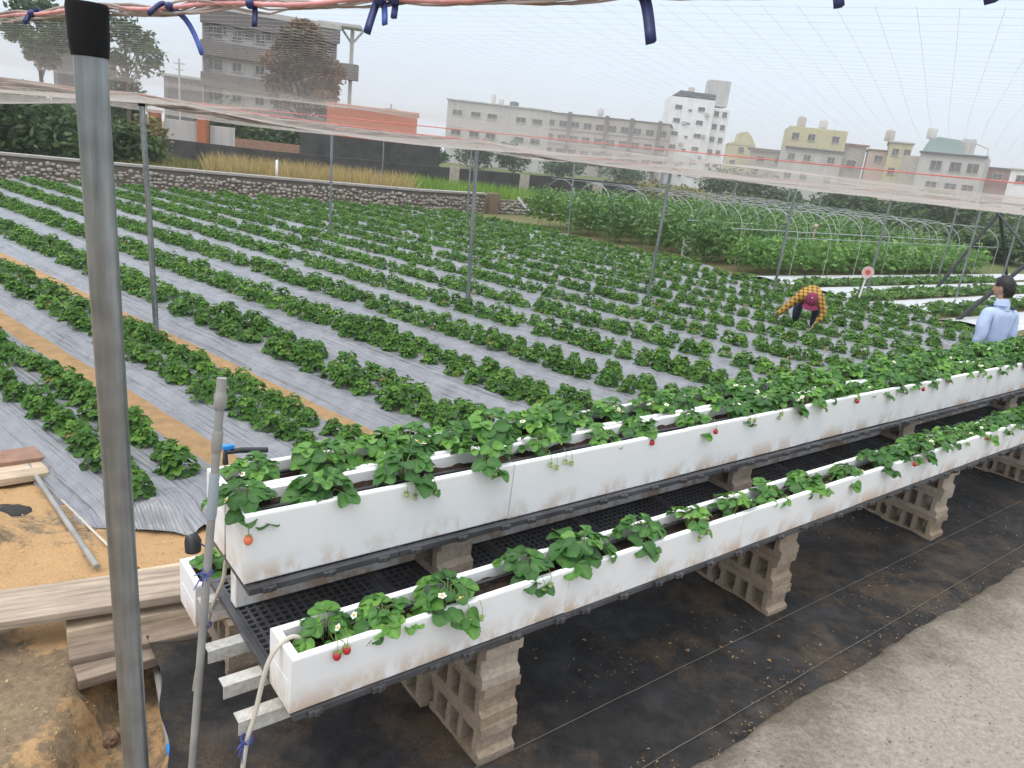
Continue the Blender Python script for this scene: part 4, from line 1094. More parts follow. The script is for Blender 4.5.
def make_head(name, mats, hairfn):
    """head mesh, local: face towards -Y, z up, centre at origin; one smooth shape with nose, brow, chin and ears"""
    bm = bmesh.new(); bmesh.ops.create_icosphere(bm, subdivisions=4, radius=1)
    for v in bm.verts:
        d = v.co.normalized(); x, y, z = d
        r = Vector((.074, .094, .112))
        p = Vector((x * r.x, y * r.y, z * r.z))
        if z < 0: p.x *= 1 - .28 * z * z; p.y = p.y * (1 - .18 * z * z) - .012 * z * z
        f = max(0, -y)
        p.y -= .020 * math.exp(-((x / .16) ** 2 + ((z + .18) / .17) ** 2)) * (1 if y < 0 else 0)      # nose
        p.y += .008 * (math.exp(-(((x - .36) / .16) ** 2 + ((z - .05) / .12) ** 2)) + math.exp(-(((x + .36) / .16) ** 2 + ((z - .05) / .12) ** 2))) * (1 if y < 0 else 0)
        p.y -= .006 * math.exp(-((x / .3) ** 2 + ((z + .52) / .08) ** 2)) * (1 if y < 0 else 0)       # lips
        p.y -= .008 * math.exp(-((x / .25) ** 2 + ((z + .85) / .15) ** 2)) * (1 if y < 0 else 0)      # chin
        e_ = math.exp(-(((y - .12) / .14) ** 2 + ((z + .08) / .24) ** 2)) * (1 if abs(x) > .6 else 0)
        p.x += math.copysign(.016 * e_, x); v.co = p
    me = bpy.data.meshes.new(name); bm.to_mesh(me); bm.free()
    for p in me.polygons: p.use_smooth = True
    return me

def person_man():
    P = at(1003, 335, 1.0); d = 9.7
    base_ = atd(992, 340, d); base_.z = 0
    yaw = math.radians(28)                     # local -Y is forward; he looks away to the left
    o = thing("person", "man in a pale blue long-sleeved shirt seen from behind, standing beyond the raised planters", "person", (base_.x, base_.y, .05))
    view = Vector((base_.x, base_.y, 0)).normalized(); lf = Vector((-view.y, view.x, 0))   # lf = image left
    fw = (view * .62 + lf * .78).normalized(); sd_ = fw.cross(Vector((0, 0, 1)))           # sd_ = his right
    def q(r, f, z): return sd_ * r + fw * f + Vector((0, 0, z))
    spec = [[("hip", q(0, 0, .92), .14), ("waist", q(0, .01, 1.06), (.10, .08)), ("chest", q(0, .01, 1.26), (.11, .08)), ("neck", q(0, .0, 1.42), .05), ("nk2", q(0, .025, 1.49), .058), ("head", q(0, .045, 1.565), .07)]]
    for s in (1, -1):
        k = "R" if s > 0 else "L"
        spec.append([("chest", 0, 0), (k + "sh", q(.175 * s, 0, 1.33), .045), (k + "el", q(.215 * s, -.03, 1.06), .04), (k + "wr", q(.205 * s, .05, .83), .03)])
        spec.append([("hip", 0, 0), (k + "th", q(.10 * s, 0, .82), .095), (k + "kn", q(.11 * s, .02, .47), .062), (k + "an", q(.11 * s, -.01, .09), .042), (k + "to", q(.12 * s, .16, .04), .04)])
        spec += hand_chains(k + "h", k + "wr", q(.205 * s, .05, .83), fw * .5 + Vector((0, 0, -.85)), -sd_ * s)
    V, E, R = chains(spec)
    body = link("body", skin_mesh("body", V, E, R, M["skin"]), o)
    # shirt and trousers follow the body a little outside it
    sp = [[("waist0", q(0, 0, .90), (.165, .13)), ("waist", q(0, .01, 1.06), (.172, .13)), ("chest", q(0, .01, 1.26), (.19, .135)), ("yoke", q(0, 0, 1.355), (.14, .10)), ("col", q(0, .004, 1.40), .085)]]
    for s in (1, -1):
        k = "R" if s > 0 else "L"
        sp.append([("chest", 0, 0), (k + "sh", q(.172 * s, 0, 1.335), .086), (k + "m", q(.20 * s, .0, 1.21), .074), (k + "el", q(.218 * s, -.03, 1.06), .064), (k + "wr", q(.207 * s, .04, .855), .046)])
    V, E, R = chains(sp); shirt = skin_mesh("shirt", V, E, R, M["shirt"])
    for v in shirt.vertices:
        n_ = noise.noise(v.co * 9) * .014 + noise.noise(Vector((v.co.x * 5, v.co.y * 5, v.co.z * 17))) * .013; c = Vector((v.co.x, v.co.y, 0)); v.co += c.normalized() * n_ if c.length > .03 else Vector()
    so_ = link("shirt", shirt, o)
    cb = MB(); cb.tube([q(0, .0, 1.345), q(0, .004, 1.385), q(0, .014, 1.43), q(0, .022, 1.455), q(0, .023, 1.452)], [.080, .080, .075, .071, .066], 18, False); cb.build("collar", M["shirt"], so_)
    sp = [[("hip", q(0, 0, .95), (.158, .128)), ("h2", q(0, 0, .86), .15)]]
    for s in (1, -1):
        k = "R" if s > 0 else "L"; sp.append([("h2", 0, 0), (k + "th", q(.10 * s, 0, .74), .105), (k + "kn", q(.11 * s, .02, .47), .078), (k + "an", q(.11 * s, -.01, .10), .062)])
    V, E, R = chains(sp); link("trousers", skin_mesh("trousers", V, E, R, M["trousers"]), o)
    hm = make_head("head", None, None); hm.materials.append(M["skin"])
    hf = (fw * .9 + lf * .35).normalized()
    ang = math.atan2(hf.x, -hf.y)
    ho = link("head", hm, o, q(0, .045, 1.585), (math.radians(6), 0, ang)); ho.scale = (1.08, 1.08, 1.08)
    bm = bmesh.new(); bmesh.ops.create_icosphere(bm, subdivisions=4, radius=1)
    dl = [v for v in bm.verts if (v.co.normalized().z < -.78) or (v.co.normalized().y < -.55 and v.co.normalized().z < .52) or (abs(v.co.x) > .6 and v.co.z < .02 and v.co.y < .30) or (v.co.y < .02 and v.co.z < .0)]
    bmesh.ops.delete(bm, geom=dl, context='VERTS')
    for v in bm.verts:
        dd_ = v.co.normalized(); k_ = 1.12 + .07 * noise.noise(dd_ * 6) + .06 * noise.noise(dd_ * 17); v.co = Vector((dd_.x * .078, dd_.y * .097 + .003, dd_.z * .115)) * k_
    hme = bpy.data.meshes.new("hair"); bm.to_mesh(hme); bm.free()
    for p in hme.polygons: p.use_smooth = True
    hme.materials.append(M["hair"]); ha = link("hair", hme, ho)
    return o
person_man()

def person_worker():
    P = at(803, 327, .1); view = Vector((P.x, P.y, 0)).normalized(); rt = Vector((view.y, -view.x, 0)); fw = -view
    o = thing("person", "worker in a yellow plaid shirt and dark pink cap bending over the strawberry plants", "person", (P.x, P.y, .02))
    def q(r, f, z): return rt * r + fw * f + Vector((0, 0, z))
    hl, hr = q(-.50, .30, .22), q(.17, .30, .21)
    spec = [[("hip", q(.02, -.30, .66), .14), ("waist", q(.02, -.12, .70), .08), ("chest", q(.01, .10, .64), (.09, .08)), ("neck", q(0, .22, .59), .06), ("head", q(.03, .29, .60), .07)]]
    for s, hp, el in ((-1, hl, q(-.35, .25, .40)), (1, hr, q(.285, .20, .39))):
        k = "R" if s > 0 else "L"
        spec.append([("chest", 0, 0), (k + "sh", q(.16 * s, .15, .59), .04), (k + "el", el, .038), (k + "wr", hp, .029)])
        spec.append([("hip", 0, 0), (k + "th", q(.11 * s, -.22, .60), .09), (k + "kn", q(.16 * s, -.02, .37), .062), (k + "an", q(.15 * s, -.16, .07), .042), (k + "to", q(.16 * s, .0, .03), .038)])
        spec += hand_chains(k + "h", k + "wr", hp, (hp - el).normalized() + Vector((0, 0, -.5)), fw * .3 - rt * s, 1.05, .6)
    V, E, R = chains(spec); link("body", skin_mesh("body", V, E, R, M["skin"]), o)
    sp = [[("hip", q(.02, -.26, .68), .155), ("waist", q(.02, -.10, .735), .155), ("chest", q(.01, .10, .675), (.185, .15)), ("col", q(0, .25, .585), .12)]]
    for s, hp, el in ((-1, hl, q(-.35, .25, .40)), (1, hr, q(.285, .20, .39))):
        k = "R" if s > 0 else "L"
        sp.append([("chest", 0, 0), (k + "sh", q(.19 * s, .16, .605), .085), (k + "el", el, .064), (k + "wr", el.lerp(hp, .88), .045)])
    V, E, R = chains(sp); sm_ = skin_mesh("shirt", V, E, R, M["plaid"])
    uvw_attr(sm_, lambda c: (c.dot(rt) + .3 * c.z, c.z - .4 * c.dot(fw), 0))
    link("shirt", sm_, o)
    sp = [[("hip", q(.02, -.31, .66), .155), ("h2", q(.02, -.26, .62), .15)]]
    for s in (1, -1):
        k = "R" if s > 0 else "L"; sp.append([("h2", 0, 0), (k + "th", q(.12 * s, -.16, .53), .10), (k + "kn", q(.16 * s, -.02, .37), .078), (k + "an", q(.15 * s, -.16, .08), .06)])
    V, E, R = chains(sp); link("trousers", skin_mesh("trousers", V, E, R, M["trousers"]), o)
    hm = make_head("head", None, None); hm.materials.append(M["skin"])
    ang = math.atan2(fw.x, -fw.y)
    ho = link("head", hm, o, q(.04, .31, .60), (math.radians(52), 0, ang))
    mb = MB(); mb.ball((0, .014, .02), (.108, .128, .125), 0, 20, 14, fn=lambda d: 1 + .03 * noise.noise(d * 5)); mb.grid(lambda a, b_: Vector((math.sin((a - .5) * 4.2) * (.10 + .035 * b_), .03 + math.cos((a - .5) * 4.2) * (.105 + .03 * b_), -.02 - .15 * b_)), 16, 5)
    mb.grid(lambda a, b_: Vector((math.sin((a - .5) * 2.0) * (.10 + .07 * b_), -.06 - math.cos((a - .5) * 2.0) * (.05 + .085 * b_), .03 - .03 * b_)), 10, 4)
    mb.ball((.0, -.03, .145), .012, 1, 8, 6)
    mb.build("cap", [M["magenta"], M["petal"]], ho)
    return o
person_worker()

# ------------------------------------------------------------------ things in and beside the field
P = at(686, 258, .0); mb = MB(); mb.tube([(0, 0, 0), (0, 0, .02), (0, 0, .56), (0, 0, .58), (0, 0, .61)], [.15, .17, .19, .205, .205], 18)
bk = tag(mb.build("bucket", M["bucket"], None, P), "white plastic bucket standing at the foot of the tomato plants", "bucket")
sg = thing("round_sign", "pink round sign on a white stake tied to a field post", "sign", at(857, 303, 0))
T = at(868.5, 280, 0); 
bz = at(857, 303, 0); d_ = math.hypot(bz.x, bz.y); tp_ = atd(868, 272, d_); off_ = tp_ - bz
mb = MB(); mb.tube([(0, 0, 0), off_ * .98], .022, 8); mb.build("stake", M["white"], sg)
vw = Vector((bz.x, bz.y, 0)).normalized()
mb = MB(); mb.tube([off_ - vw * .05, off_ - vw * .035], .135, 20); mb.build("disc", M["pinksign"], sg)
mb = MB(); mb.tube([off_ - vw * .058, off_ - vw * .052], .06, 16); mb.build("mark", M["rope_red"], sg)
wp_ = atd(597, 214, 31); mb = MB(); mb.tube([(0, 0, 0), (0, 0, 1.0), (0, 0, 1.02)], [.16, .16, .12], 14)
tag(mb.build("white_pillar", M["white"], None, (wp_.x, wp_.y, 0)), "stout white pillar at the end of the stone wall", "pillar")
wp_ = atd(277, 160, 32); mb = MB(); mb.tube([(0, 0, 0), (0, 0, 1.25), (0, 0, 1.27)], [.05, .05, .03], 10)
tag(mb.build("white_stake", M["white"], None, (wp_.x, wp_.y, 0)), "white stake standing in the grass behind the stone wall", "stake")
for i, (x, y, yb, d) in enumerate(((814, 228, 245, 26), (745, 247, 257, 26))):
    wp_ = atd(x, y, d); mb = MB(); mb.tube([(0, 0, 0), (.05, 0, wp_.z)], .03, 8); mb.ball((.05, 0, wp_.z + .06), .07, 0, 8, 6)
    tag(mb.build("marker_stake", M["pinkp"] if i == 0 else M["white"], None, (wp_.x, wp_.y, 0)), ("pale stake with a rounded top among the green crop" , "thin white stake near the tall tomato plant")[i], "stake")

def brace():
    A = at(935, 290, 0); B = atd(1000, 212, math.hypot(*at(1004, 292, 0)[:2])); Cc = at(955, 322, 0); D = atd(1034, 258, 22); E_ = at(1008, 290, 0)
    o = thing("corner_brace", "black steel corner brace with slanting struts at the edge of the field", "brace", E_)
    for nm, p, q_ in (("strut", A, B), ("upright", E_, B + (B - B.lerp(E_, .0)) * 0), ("strut", Cc, D)):
        mb = MB(); mb.tube([p - E_, q_ - E_], .05, 8); mb.build(nm, M["steel_d"], o)
    mb = MB(); mb.tube([B - E_ + Vector((-.1, 0, 0)), D - E_], .03, 8); mb.build("tie_bar", M["steel_d"], o)
brace()

# ------------------------------------------------------------------ leaf clouds
def leaf_cloud(blobs, n, size, seed, mat_, name, shape="ellipsoid", flat=0.0):
    """blobs: (center, radii, tintbias). Many small folded leaves through the volume, denser near the surface."""
    g = np.random.default_rng(seed); w = np.array([b[1][0] * b[1][1] * b[1][2] for b in blobs]) ** .67; w /= w.sum()
    idx = g.choice(len(blobs), n, p=w)
    C = np.array([tuple(b[0]) for b in blobs])[idx]; Rr = np.array([tuple(b[1]) for b in blobs])[idx]; Tb = np.array([b[2] for b in blobs])[idx]
    d = g.normal(size=(n, 3)); d /= np.linalg.norm(d, axis=1)[:, None]
    r = g.random(n) ** .38 * (1 + .12 * g.normal(size=n)); ctr = C + d * Rr * r[:, None]
    ctr[:, 2] = np.maximum(ctr[:, 2], .03)
    a = g.normal(size=(n, 3)); a[:, 2] *= .6; a /= np.linalg.norm(a, axis=1)[:, None]
    nn = d + .9 * g.normal(size=(n, 3)) + np.array([0, 0, .5]); b = np.cross(a, nn); b /= (np.linalg.norm(b, axis=1)[:, None] + 1e-9)
    s = size * (.55 + .9 * g.random(n))[:, None]
    V = np.stack([ctr - a * s, ctr + b * s * .45, ctr + a * s, ctr - b * s * .45], 1).reshape(-1, 3)
    F = np.arange(n * 4).reshape(-1, 4); t = np.repeat(np.clip(.45 + Tb + .22 * g.normal(size=n), 0, 1), 4)
    return np_mesh(name, V, F, mat_, t)
def bush(name, x, d, w, h, lab, cat, mat_, n=1500, size=.14, seed=1, z0=0., blobs=5, group=None):
    P = atd(x, hor(x), d); P.z = z0; r = random.Random(seed)
    bl = []
    for i in range(blobs):
        bl.append((Vector((r.uniform(-.34, .34) * w, r.uniform(-.3, .3) * w * .7, h * r.uniform(.35, .68))), (w * r.uniform(.22, .34), w * r.uniform(.2, .3), h * r.uniform(.26, .36)), r.uniform(-.16, .2)))
    bl.append((Vector((0, 0, h * .35)), (w * .42, w * .33, h * .38), -.05))
    o = thing(name, lab, cat, P, 0, group); link("foliage", leaf_cloud(bl, n, size, seed, mat_, "foliage"), o)
    mb = MB()
    for k in range(4):
        a = k * 1.7 + seed; mb.tube([(0, 0, -.05), (.12 * w * math.cos(a), .12 * w * math.sin(a), h * .35), (.24 * w * math.cos(a), .24 * w * math.sin(a), h * .62)], [.05, .035, .015], 6)
    mb.build("stem", M["bark"], o); return o
def tree(x, d, ztop, crown_w, crown_z0, lab, mat_, seed, n=5000, size=.3, blobs=12, trunk_r=.22, gaps=1.0, depth=.8, cone=False):
    P = atd(x, hor(x), d); P.z = 0; r = random.Random(seed); o = thing("tree", lab, "tree", P)
    hc = ztop - crown_z0; bl = []; tips = []
    for i in range(blobs):
        t = (i + .5) / blobs; a = i * 2.4 + r.uniform(-.4, .4); rad = crown_w * .5 * (math.sin(math.pi * min(.96, .12 + .80 * t)) if not cone else (1.05 - .8 * t) * (.55 + .45 * min(1, t * 5))) * r.uniform(.4, .8) * gaps
        c = Vector((math.cos(a) * rad, math.sin(a) * rad * depth, crown_z0 + hc * (.12 + .8 * t))); tips.append(c)
        k = crown_w * (r.uniform(.14, .22) if not cone else r.uniform(.07, .15)); bl.append((c, (k, k, k * r.uniform(.6, .9)), r.uniform(-.28, .3)))
    link("crown", leaf_cloud(bl, n, size, seed, mat_, "crown"), o)
    mb = MB(); mb.tube([(0, 0, -.1), (.1, 0, crown_z0 * .6), (-.05, .05, crown_z0 + hc * .3), (0, 0, crown_z0 + hc * .75)], [trunk_r, trunk_r * .85, trunk_r * .6, trunk_r * .2], 8)
    for c in tips: 
        s_ = Vector((0, 0, crown_z0 * .75 + .4 * (c.z - crown_z0))); mb.tube([s_, s_.lerp(c, .55) + Vector((0, 0, .1)), c], [trunk_r * .35, trunk_r * .22, trunk_r * .08], 5)
    mb.build("trunk", M["bark"], o); return o

# ------------------------------------------------------------------ stone wall
def stone_wall():
    g = random.Random(3)
    runs = [(WALL[0], WALL[1]), (WALL[1], WALL[2]), (WALL[2], WALL[3]), (WALL[3], WALL[3].lerp(WALL[4], .42)), (WALL[3].lerp(WALL[4], .52), WALL[4])]
    names = ["stone wall run in front of the dense green hedge", "stone wall run behind the thick front post", "long cobbled wall run below the dry tan grass", "cobbled wall run ending at the brown pillar", "short low wall run between the brown pillar and white pillar"]
    for ri, (a, b_) in enumerate(runs):
        L = (b_ - a).length; ex = (b_ - a).normalized(); hh = .82 if ri < 4 else .66
        o = thing("stone_wall", "cobblestone retaining wall: " + names[ri], "wall", a, math.atan2(ex.y, ex.x), "cobblestone wall along the far side of the field")
        mb = MB(); mb.box((L / 2, .16, (hh - .08) / 2 - .1), (L, .30, hh - .08 + .2)); 
        z = .05; row = 0
        while z < hh - .14:
            x = .05 + (row % 2) * .09
            while x < L - .05:
                s_ = g.uniform(.038, .092)
                mb.ball((x, g.uniform(-.01, .03), z + g.uniform(-.045, .045)), (s_ * g.uniform(.85, 1.5), .075, s_ * g.uniform(.65, 1.05)), 1, 8, 6, tint=g.random()); x += g.uniform(.12, .21)
            z += .128; row += 1
        mb.build("masonry", [M["mortar"], M["stone"]], o)
        if ri < 4:
            cb = MB(); cb.box((L / 2, .14, hh - .035), (L, .40, .085), bev=.012); cb.build("coping", M["cap"], o)
    c = WALL[3].lerp(WALL[4], .47); mb = MB(); mb.box((0, 0, .38), (.45, .4, .95), bev=.03)
    tag(mb.build("wall_pillar", mat_concrete("brown_pillar", (.24, .17, .12), (.15, .11, .08), 4), None, c, .6), "brown mud-coloured pillar closing the gap in the stone wall", "pillar")
    tube_thing("wall_pipe", [atd(518, 198, 32.6), atd(527, 210, 31.5), atd(556, 216, 31)], .06, M["pvc"], "grey drain pipe sloping down at the gap in the stone wall", "pipe", 10)
stone_wall()
# dark canal wall beyond
def canal():
    pts_ = [atd(x, hor(x), d) for x, d in ((-40, 46), (120, 45), (270, 45), (430, 46), (640, 52))]
    tops = [1.3, 1.35, 1.25, 1.35, 1.6]; mb = MB()
    for i in range(4):
        p, q_ = pts_[i], pts_[i + 1]; n = Vector((-(q_ - p).y, (q_ - p).x, 0)).normalized() * .4
        vs = [Vector((p.x, p.y, -.2)), Vector((q_.x, q_.y, -.2)), Vector((q_.x, q_.y, tops[i + 1])), Vector((p.x, p.y, tops[i]))]
        vs += [v + n for v in vs]; mb.add(vs, [(0, 1, 2, 3), (5, 4, 7, 6), (3, 2, 6, 7), (0, 3, 7, 4), (1, 5, 6, 2)])
    o = mb.build("canal_wall", M["dark"]); tag(o, "dark stained concrete canal wall behind the grass", "wall")
    for i, x in enumerate((457, 527, 600)):
        P = atd(x, hor(x), 45.2); mb = MB(); mb.box((0, 0, .7), (.55, .3, 1.6), bev=.02); mb.build("buttress", M["stone"], o, (P.x, P.y - .3, 0))
canal()
def wallbits():
    for i, x in enumerate((155, 203)):
        P = atd(x, hor(x), 52); mb = MB(); mb.box((0, 0, 1.3), (.55, .55, 2.6), bev=.02); mb.box((0, 0, 2.66), (.68, .68, .12), bev=.02)
        tag(mb.build("brick_post", M["brick"], None, (P.x, P.y, 0)), "orange brick gate post %s" % ("nearer the slender steel post" if i == 0 else "further along towards the dry grass"), "gate post", "orange brick gate posts")
    for i, (x0, x1, zt, m, lab) in enumerate(((164, 198, 2.3, "greyp", "pale plaster wall panel between the orange brick posts"), (210, 235, 2.2, "greyp", "pale plaster wall panel beyond the second brick post"), (235, 300, 1.6, "terracotta", "weathered brick wall running down behind the dry grass"), (300, 440, 2.45, "dark", "dark wall topped with pebbles behind the dry grass"))):
        a, b_ = atd(x0, hor(x0), 52.2), atd(x1, hor(x1), 52.2); L = (b_ - a).length; mb = MB(); mb.box((L / 2, 0, zt / 2), (L, .2, zt), bev=.02)
        tag(mb.build("yard_wall", M[m], None, (a.x, a.y, 0), math.atan2(b_.y - a.y, b_.x - a.x)), lab, "wall")
wallbits()

# grasses
def grass(name, region, n, h, mat_, lab, seed, wid=.02):
    g = np.random.default_rng(seed); P = np.array([region(g) for _ in range(n)]); hh = h * (.55 + .6 * g.random(n)); a = g.random(n) * 6.28
    ln = (g.normal(size=(n, 2)) * .22) * hh[:, None]; w = np.stack([np.cos(a), np.sin(a), 0 * a], 1) * wid
    m_ = P + np.stack([ln[:, 0] * .4, ln[:, 1] * .4, hh * .6], 1); t = P + np.stack([ln[:, 0], ln[:, 1], hh], 1)
    V = np.stack([P - w, P + w, m_ + w * .8, m_ - w * .8, t], 1).reshape(-1, 3); i = np.arange(n)[:, None] * 5
    F = np.concatenate([np.concatenate([i, i + 1, i + 2, i + 3], 1)]); F2 = np.concatenate([i + 3, i + 2, i + 4, i + 4], 1)
    me = bpy.data.meshes.new(name); me.from_pydata(V.tolist(), [], [tuple(f) for f in F.tolist()] + [tuple(f[:3]) for f in F2.tolist()]); me.materials.append(mat_)
    at_ = me.attributes.new("tint", 'FLOAT', 'POINT'); at_.data.foreach_set("value", np.repeat(np.clip(.5 + .25 * g.normal(size=n), 0, 1), 5).astype(np.float32))
    tag(link(name, me), lab, "grass", kind="stuff")
def band(x0, x1, d0, d1, seedk=0):
    def f(g):
        x = g.uniform(x0, x1); d = g.uniform(d0, d1); P = atd(x, hor(x), d); return (P.x, P.y, 0)
    return f
grass("dry_grass", band(205, 415, 31, 38), 6500, 1.15, M["grass_t"], "tall dry tan grass between the stone wall and canal wall", 1, .02)
grass("green_grass", band(405, 600, 34.5, 43), 6500, .95, M["grass_g"], "bright green grass strip behind the stone wall", 2, .022)
grass("mixed_grass", band(120, 260, 29.5, 40), 4500, .75, leafmat("olive_grass_blade", (.07, .08, .02), (.16, .17, .05), (.34, .30, .12), .7, .3, .2), "olive weedy grass at the left part of the bank", 3, .022)

# hedges left
bush("hedge", 22, 34, 6.0, 2.95, "dense dark green hedge bush above the stone wall, at the picture edge", "bush", M["bush"], 6500, .15, 11, blobs=9)
bush("hedge", 90, 34.5, 4.2, 2.7, "dark green hedge bush hidden partly by the thick front post", "bush", M["bush"], 4200, .15, 12, blobs=7)
bush("hedge", -50, 33, 5, 3.0, "large green hedge bush beyond the picture edge", "bush", M["bush"], 3500, .17, 13, blobs=7)
bush("shrub", 128, 36, 2.8, 2.4, "olive yellow shrub beside the slender steel post", "shrub", M["bush_y"], 2200, .13, 14)
# trees
tree(302, 66, 10.9, 7.6, 3.4, "round tree with rusty brown and green leaves before the grey flats", M["tree_b"], 21, 15000, .19, 34, .28, 1.25, .8, True)
tree(42, 60, 8.6, 5.0, 4.4, "sparse green tree behind the hedge, beside the net post", M["bush"], 22, 2600, .22, 9, .16, 1.1)
tree(128, 62, 8.4, 5.6, 5.0, "airy tree with thin green twigs against the sky", M["bush"], 23, 1500, .22, 11, .15, 1.2)
bush("conifer", 122, 64, 3.2, 5.6, "dense conical green shrub under the airy tree", "shrub", M["bush"], 2600, .2, 24, blobs=6)
bush("shrub", 232, 62, 5.5, 4.2, "dull green shrub at the foot of the grey flats", "shrub", M["bush"], 2600, .22, 25)
bush("shrub", 285, 62, 5.0, 3.6, "dull green shrub below the rusty tree", "shrub", M["bush"], 2400, .22, 26)

# ------------------------------------------------------------------ tomato crop and hoop tunnels
def crop_row(u0, u1, v, wid, h, n, seed, lab, mat_, size=.11, name="tomato_row"):
    r = random.Random(seed); bl = []; L = u1 - u0; k = max(4, int(L / .55))
    for i in range(k):
        x = (i + .5) / k * L; bl.append((Vector((x, r.uniform(-.12, .12), h * .55)), (.42, wid * r.uniform(.8, 1.15), h * r.uniform(.42, .54)), r.uniform(-.16, .16)))
    me = leaf_cloud(bl, n, size, seed, mat_, "foliage"); o = thing(name, lab, "crop row", uv(u0, v), RZ); link("foliage", me, o)
    mb = MB()
    for i in range(k): x = (i + .5) / k * L; mb.tube([(x, 0, 0), (x + .03, .02, h * .5), (x, .0, h * .8)], [.014, .012, .006], 5)
    mb.build("stem", M["stem"], o)
NT_ = 6
for i in range(NT_):
    v = 20.2 - i * 1.86; far_ = i / (NT_ - 1)
    h = 1.45 if i < 4 else (1.25 if i == 4 else 1.0)
    crop_row(17.3, 33, v, .98, h * 1.06, 9500 if i < 4 else 11000, 40 + i, ["tall tomato row at the field edge nearest the stone wall", "second tomato row from the stone wall", "third tomato row from the stone wall, behind the far thin post", "tomato row above the white bucket", "leafy tomato row just right of the white bucket", "lower bright green crop row right of the bucket", "lower bright green crop row nearest the white plastic strips"][i], M["tomato"] if i < 5 else M["crop"], .085)
def tunnel(i, v):
    L, W, Hh = 15.0, 1.75, 2.1
    o = thing("tunnel_frame", ["bare steel hoop tunnel frame nearest the stone wall", "second bare hoop tunnel frame from the stone wall", "third bare hoop tunnel frame from the stone wall", "fourth bare hoop tunnel frame from the stone wall", "hoop tunnel frame behind the white bucket", "hoop tunnel frame right of the white bucket", "hoop tunnel frame nearest the white plastic strips"][i], "tunnel frame", uv(18.0, v), RZ, "bare hoop tunnel frames over the tomato rows")
    mb = MB(); pts_ = []
    for k in range(17):
        a = math.pi * k / 16; pts_.append((0, -W / 2 * math.cos(a), 1.08 + .72 * math.sin(a)))
    pts_ = [(0, -W / 2, 0)] + pts_ + [(0, W / 2, 0)]
    mb.tube(pts_, .010, 5); rib = mb.mesh("rib", M["hoop"])
    for k in range(9): link("rib", rib, o, (.5 + k * 1.75, 0, 0))
    for y, z in ((0, 1.81), (-W / 2 - .01, 1.12), (W / 2 + .01, 1.12)):
        p = MB(); p.tube([(0, y, z), (L - .6, y, z)], .010, 5); p.build("purlin", M["hoop"], o)
for i in range(NT_): tunnel(i, 20.2 - i * 1.86)
# white plastic strips with melon plants
def strip(p0, p1, wid, z, m):
    mb = MB(); d_ = (p1 - p0); L = d_.length; ex = d_.normalized(); ey = Vector((-ex.y, ex.x, 0))
    mb.grid(lambda a, b_: p0 + ex * (a * L) + ey * ((b_ - .5) * wid) + Vector((0, 0, z + .08 * math.sin(math.pi * b_) + .015 * n2(a * L, b_ * 4, 1.5))), 60, 8)
    tag(mb.build("mulched_strip", m), kind="structure")
S1a, S1b = uv(17.2, 7.3), uv(33, 7.3)
for v, m in ((9.75, "mulch_w"), (8.1, "mulch_w"), (6.4, "mulch_w"), (4.6, "mulch_w"), (2.8, "mulch_w")):
    strip(uv(16.9, v), uv(36, v), 1.25, 0, M[m])
for i, v in enumerate((8.95, 7.25, 5.5)):
    crop_row(17.2, 30, v, .30, .20 + .05 * i, 1500, 60 + i, ["low melon vine row between the white plastic strips", "low melon vine row at the foot of the black brace", "low melon vine row behind the man in blue"][i], M["tomato"], .10, "melon_row")

# ------------------------------------------------------------------ buildings
def wallmat(m): return M[m]
def building(name, x0, x1, ytop, d, depth, yaw, m, lab, cat="building"):
    a, b_ = atd(x0, hor(x0), d), atd(x1, hor(x1), d); c = (a + b_) / 2; W = (b_ - a).length / max(.5, math.cos(yaw)); xm = (x0 + x1) / 2
    Hh = atd(xm, ytop, d).z; vw = Vector((c.x, c.y, 0)).normalized()
    rz = -math.atan2(vw.x, vw.y) + yaw
    o = thing(name, lab, cat, (c.x, c.y, 0), rz); mb = MB(); mb.box((0, depth / 2, Hh / 2 - .3), (W, depth, Hh + .6), bev=.05); mb.build("wall", M[m], o)
    return o, W, Hh
WIN = {}
def window(o, x, z, w, h, y=0.0, frame="greyp", side=None):
    key = (round(w, 2), round(h, 2), frame)
    if key not in WIN:
        mb = MB(); t = .12; f = .07
        mb.box((0, -.02, 0), (w - 2 * f, .06, h - 2 * f), mi=1); WINp = mb.mesh("pane", [M[frame], M["glass"]])
        mb = MB()
        mb.box((0, -.05, h / 2 - f / 2), (w, .16, f)); mb.box((0, -.07, -h / 2 + f / 2), (w + .14, .22, f))
        for s in (-1, 1): mb.box((s * (w / 2 - f / 2), -.05, 0), (f, .15, h - 2 * f))
        mb.box((0, -.05, 0), (f * .7, .1, h - 2 * f)); WIN[key] = (mb.mesh("window", [M[frame]]), WINp)
    wo, wp = WIN[key]
    if side is None: q_ = link("window", wo, o, (x, y, z))
    else: q_ = link("window", wo, o, (side[0], x, z), (0, 0, side[1]))
    link("pane", wp, q_); return q_
def slab(o, name, c, d, m, bev=.03): mb = MB(); mb.box(c, d, bev=bev); return mb.build(name, M[m], o)
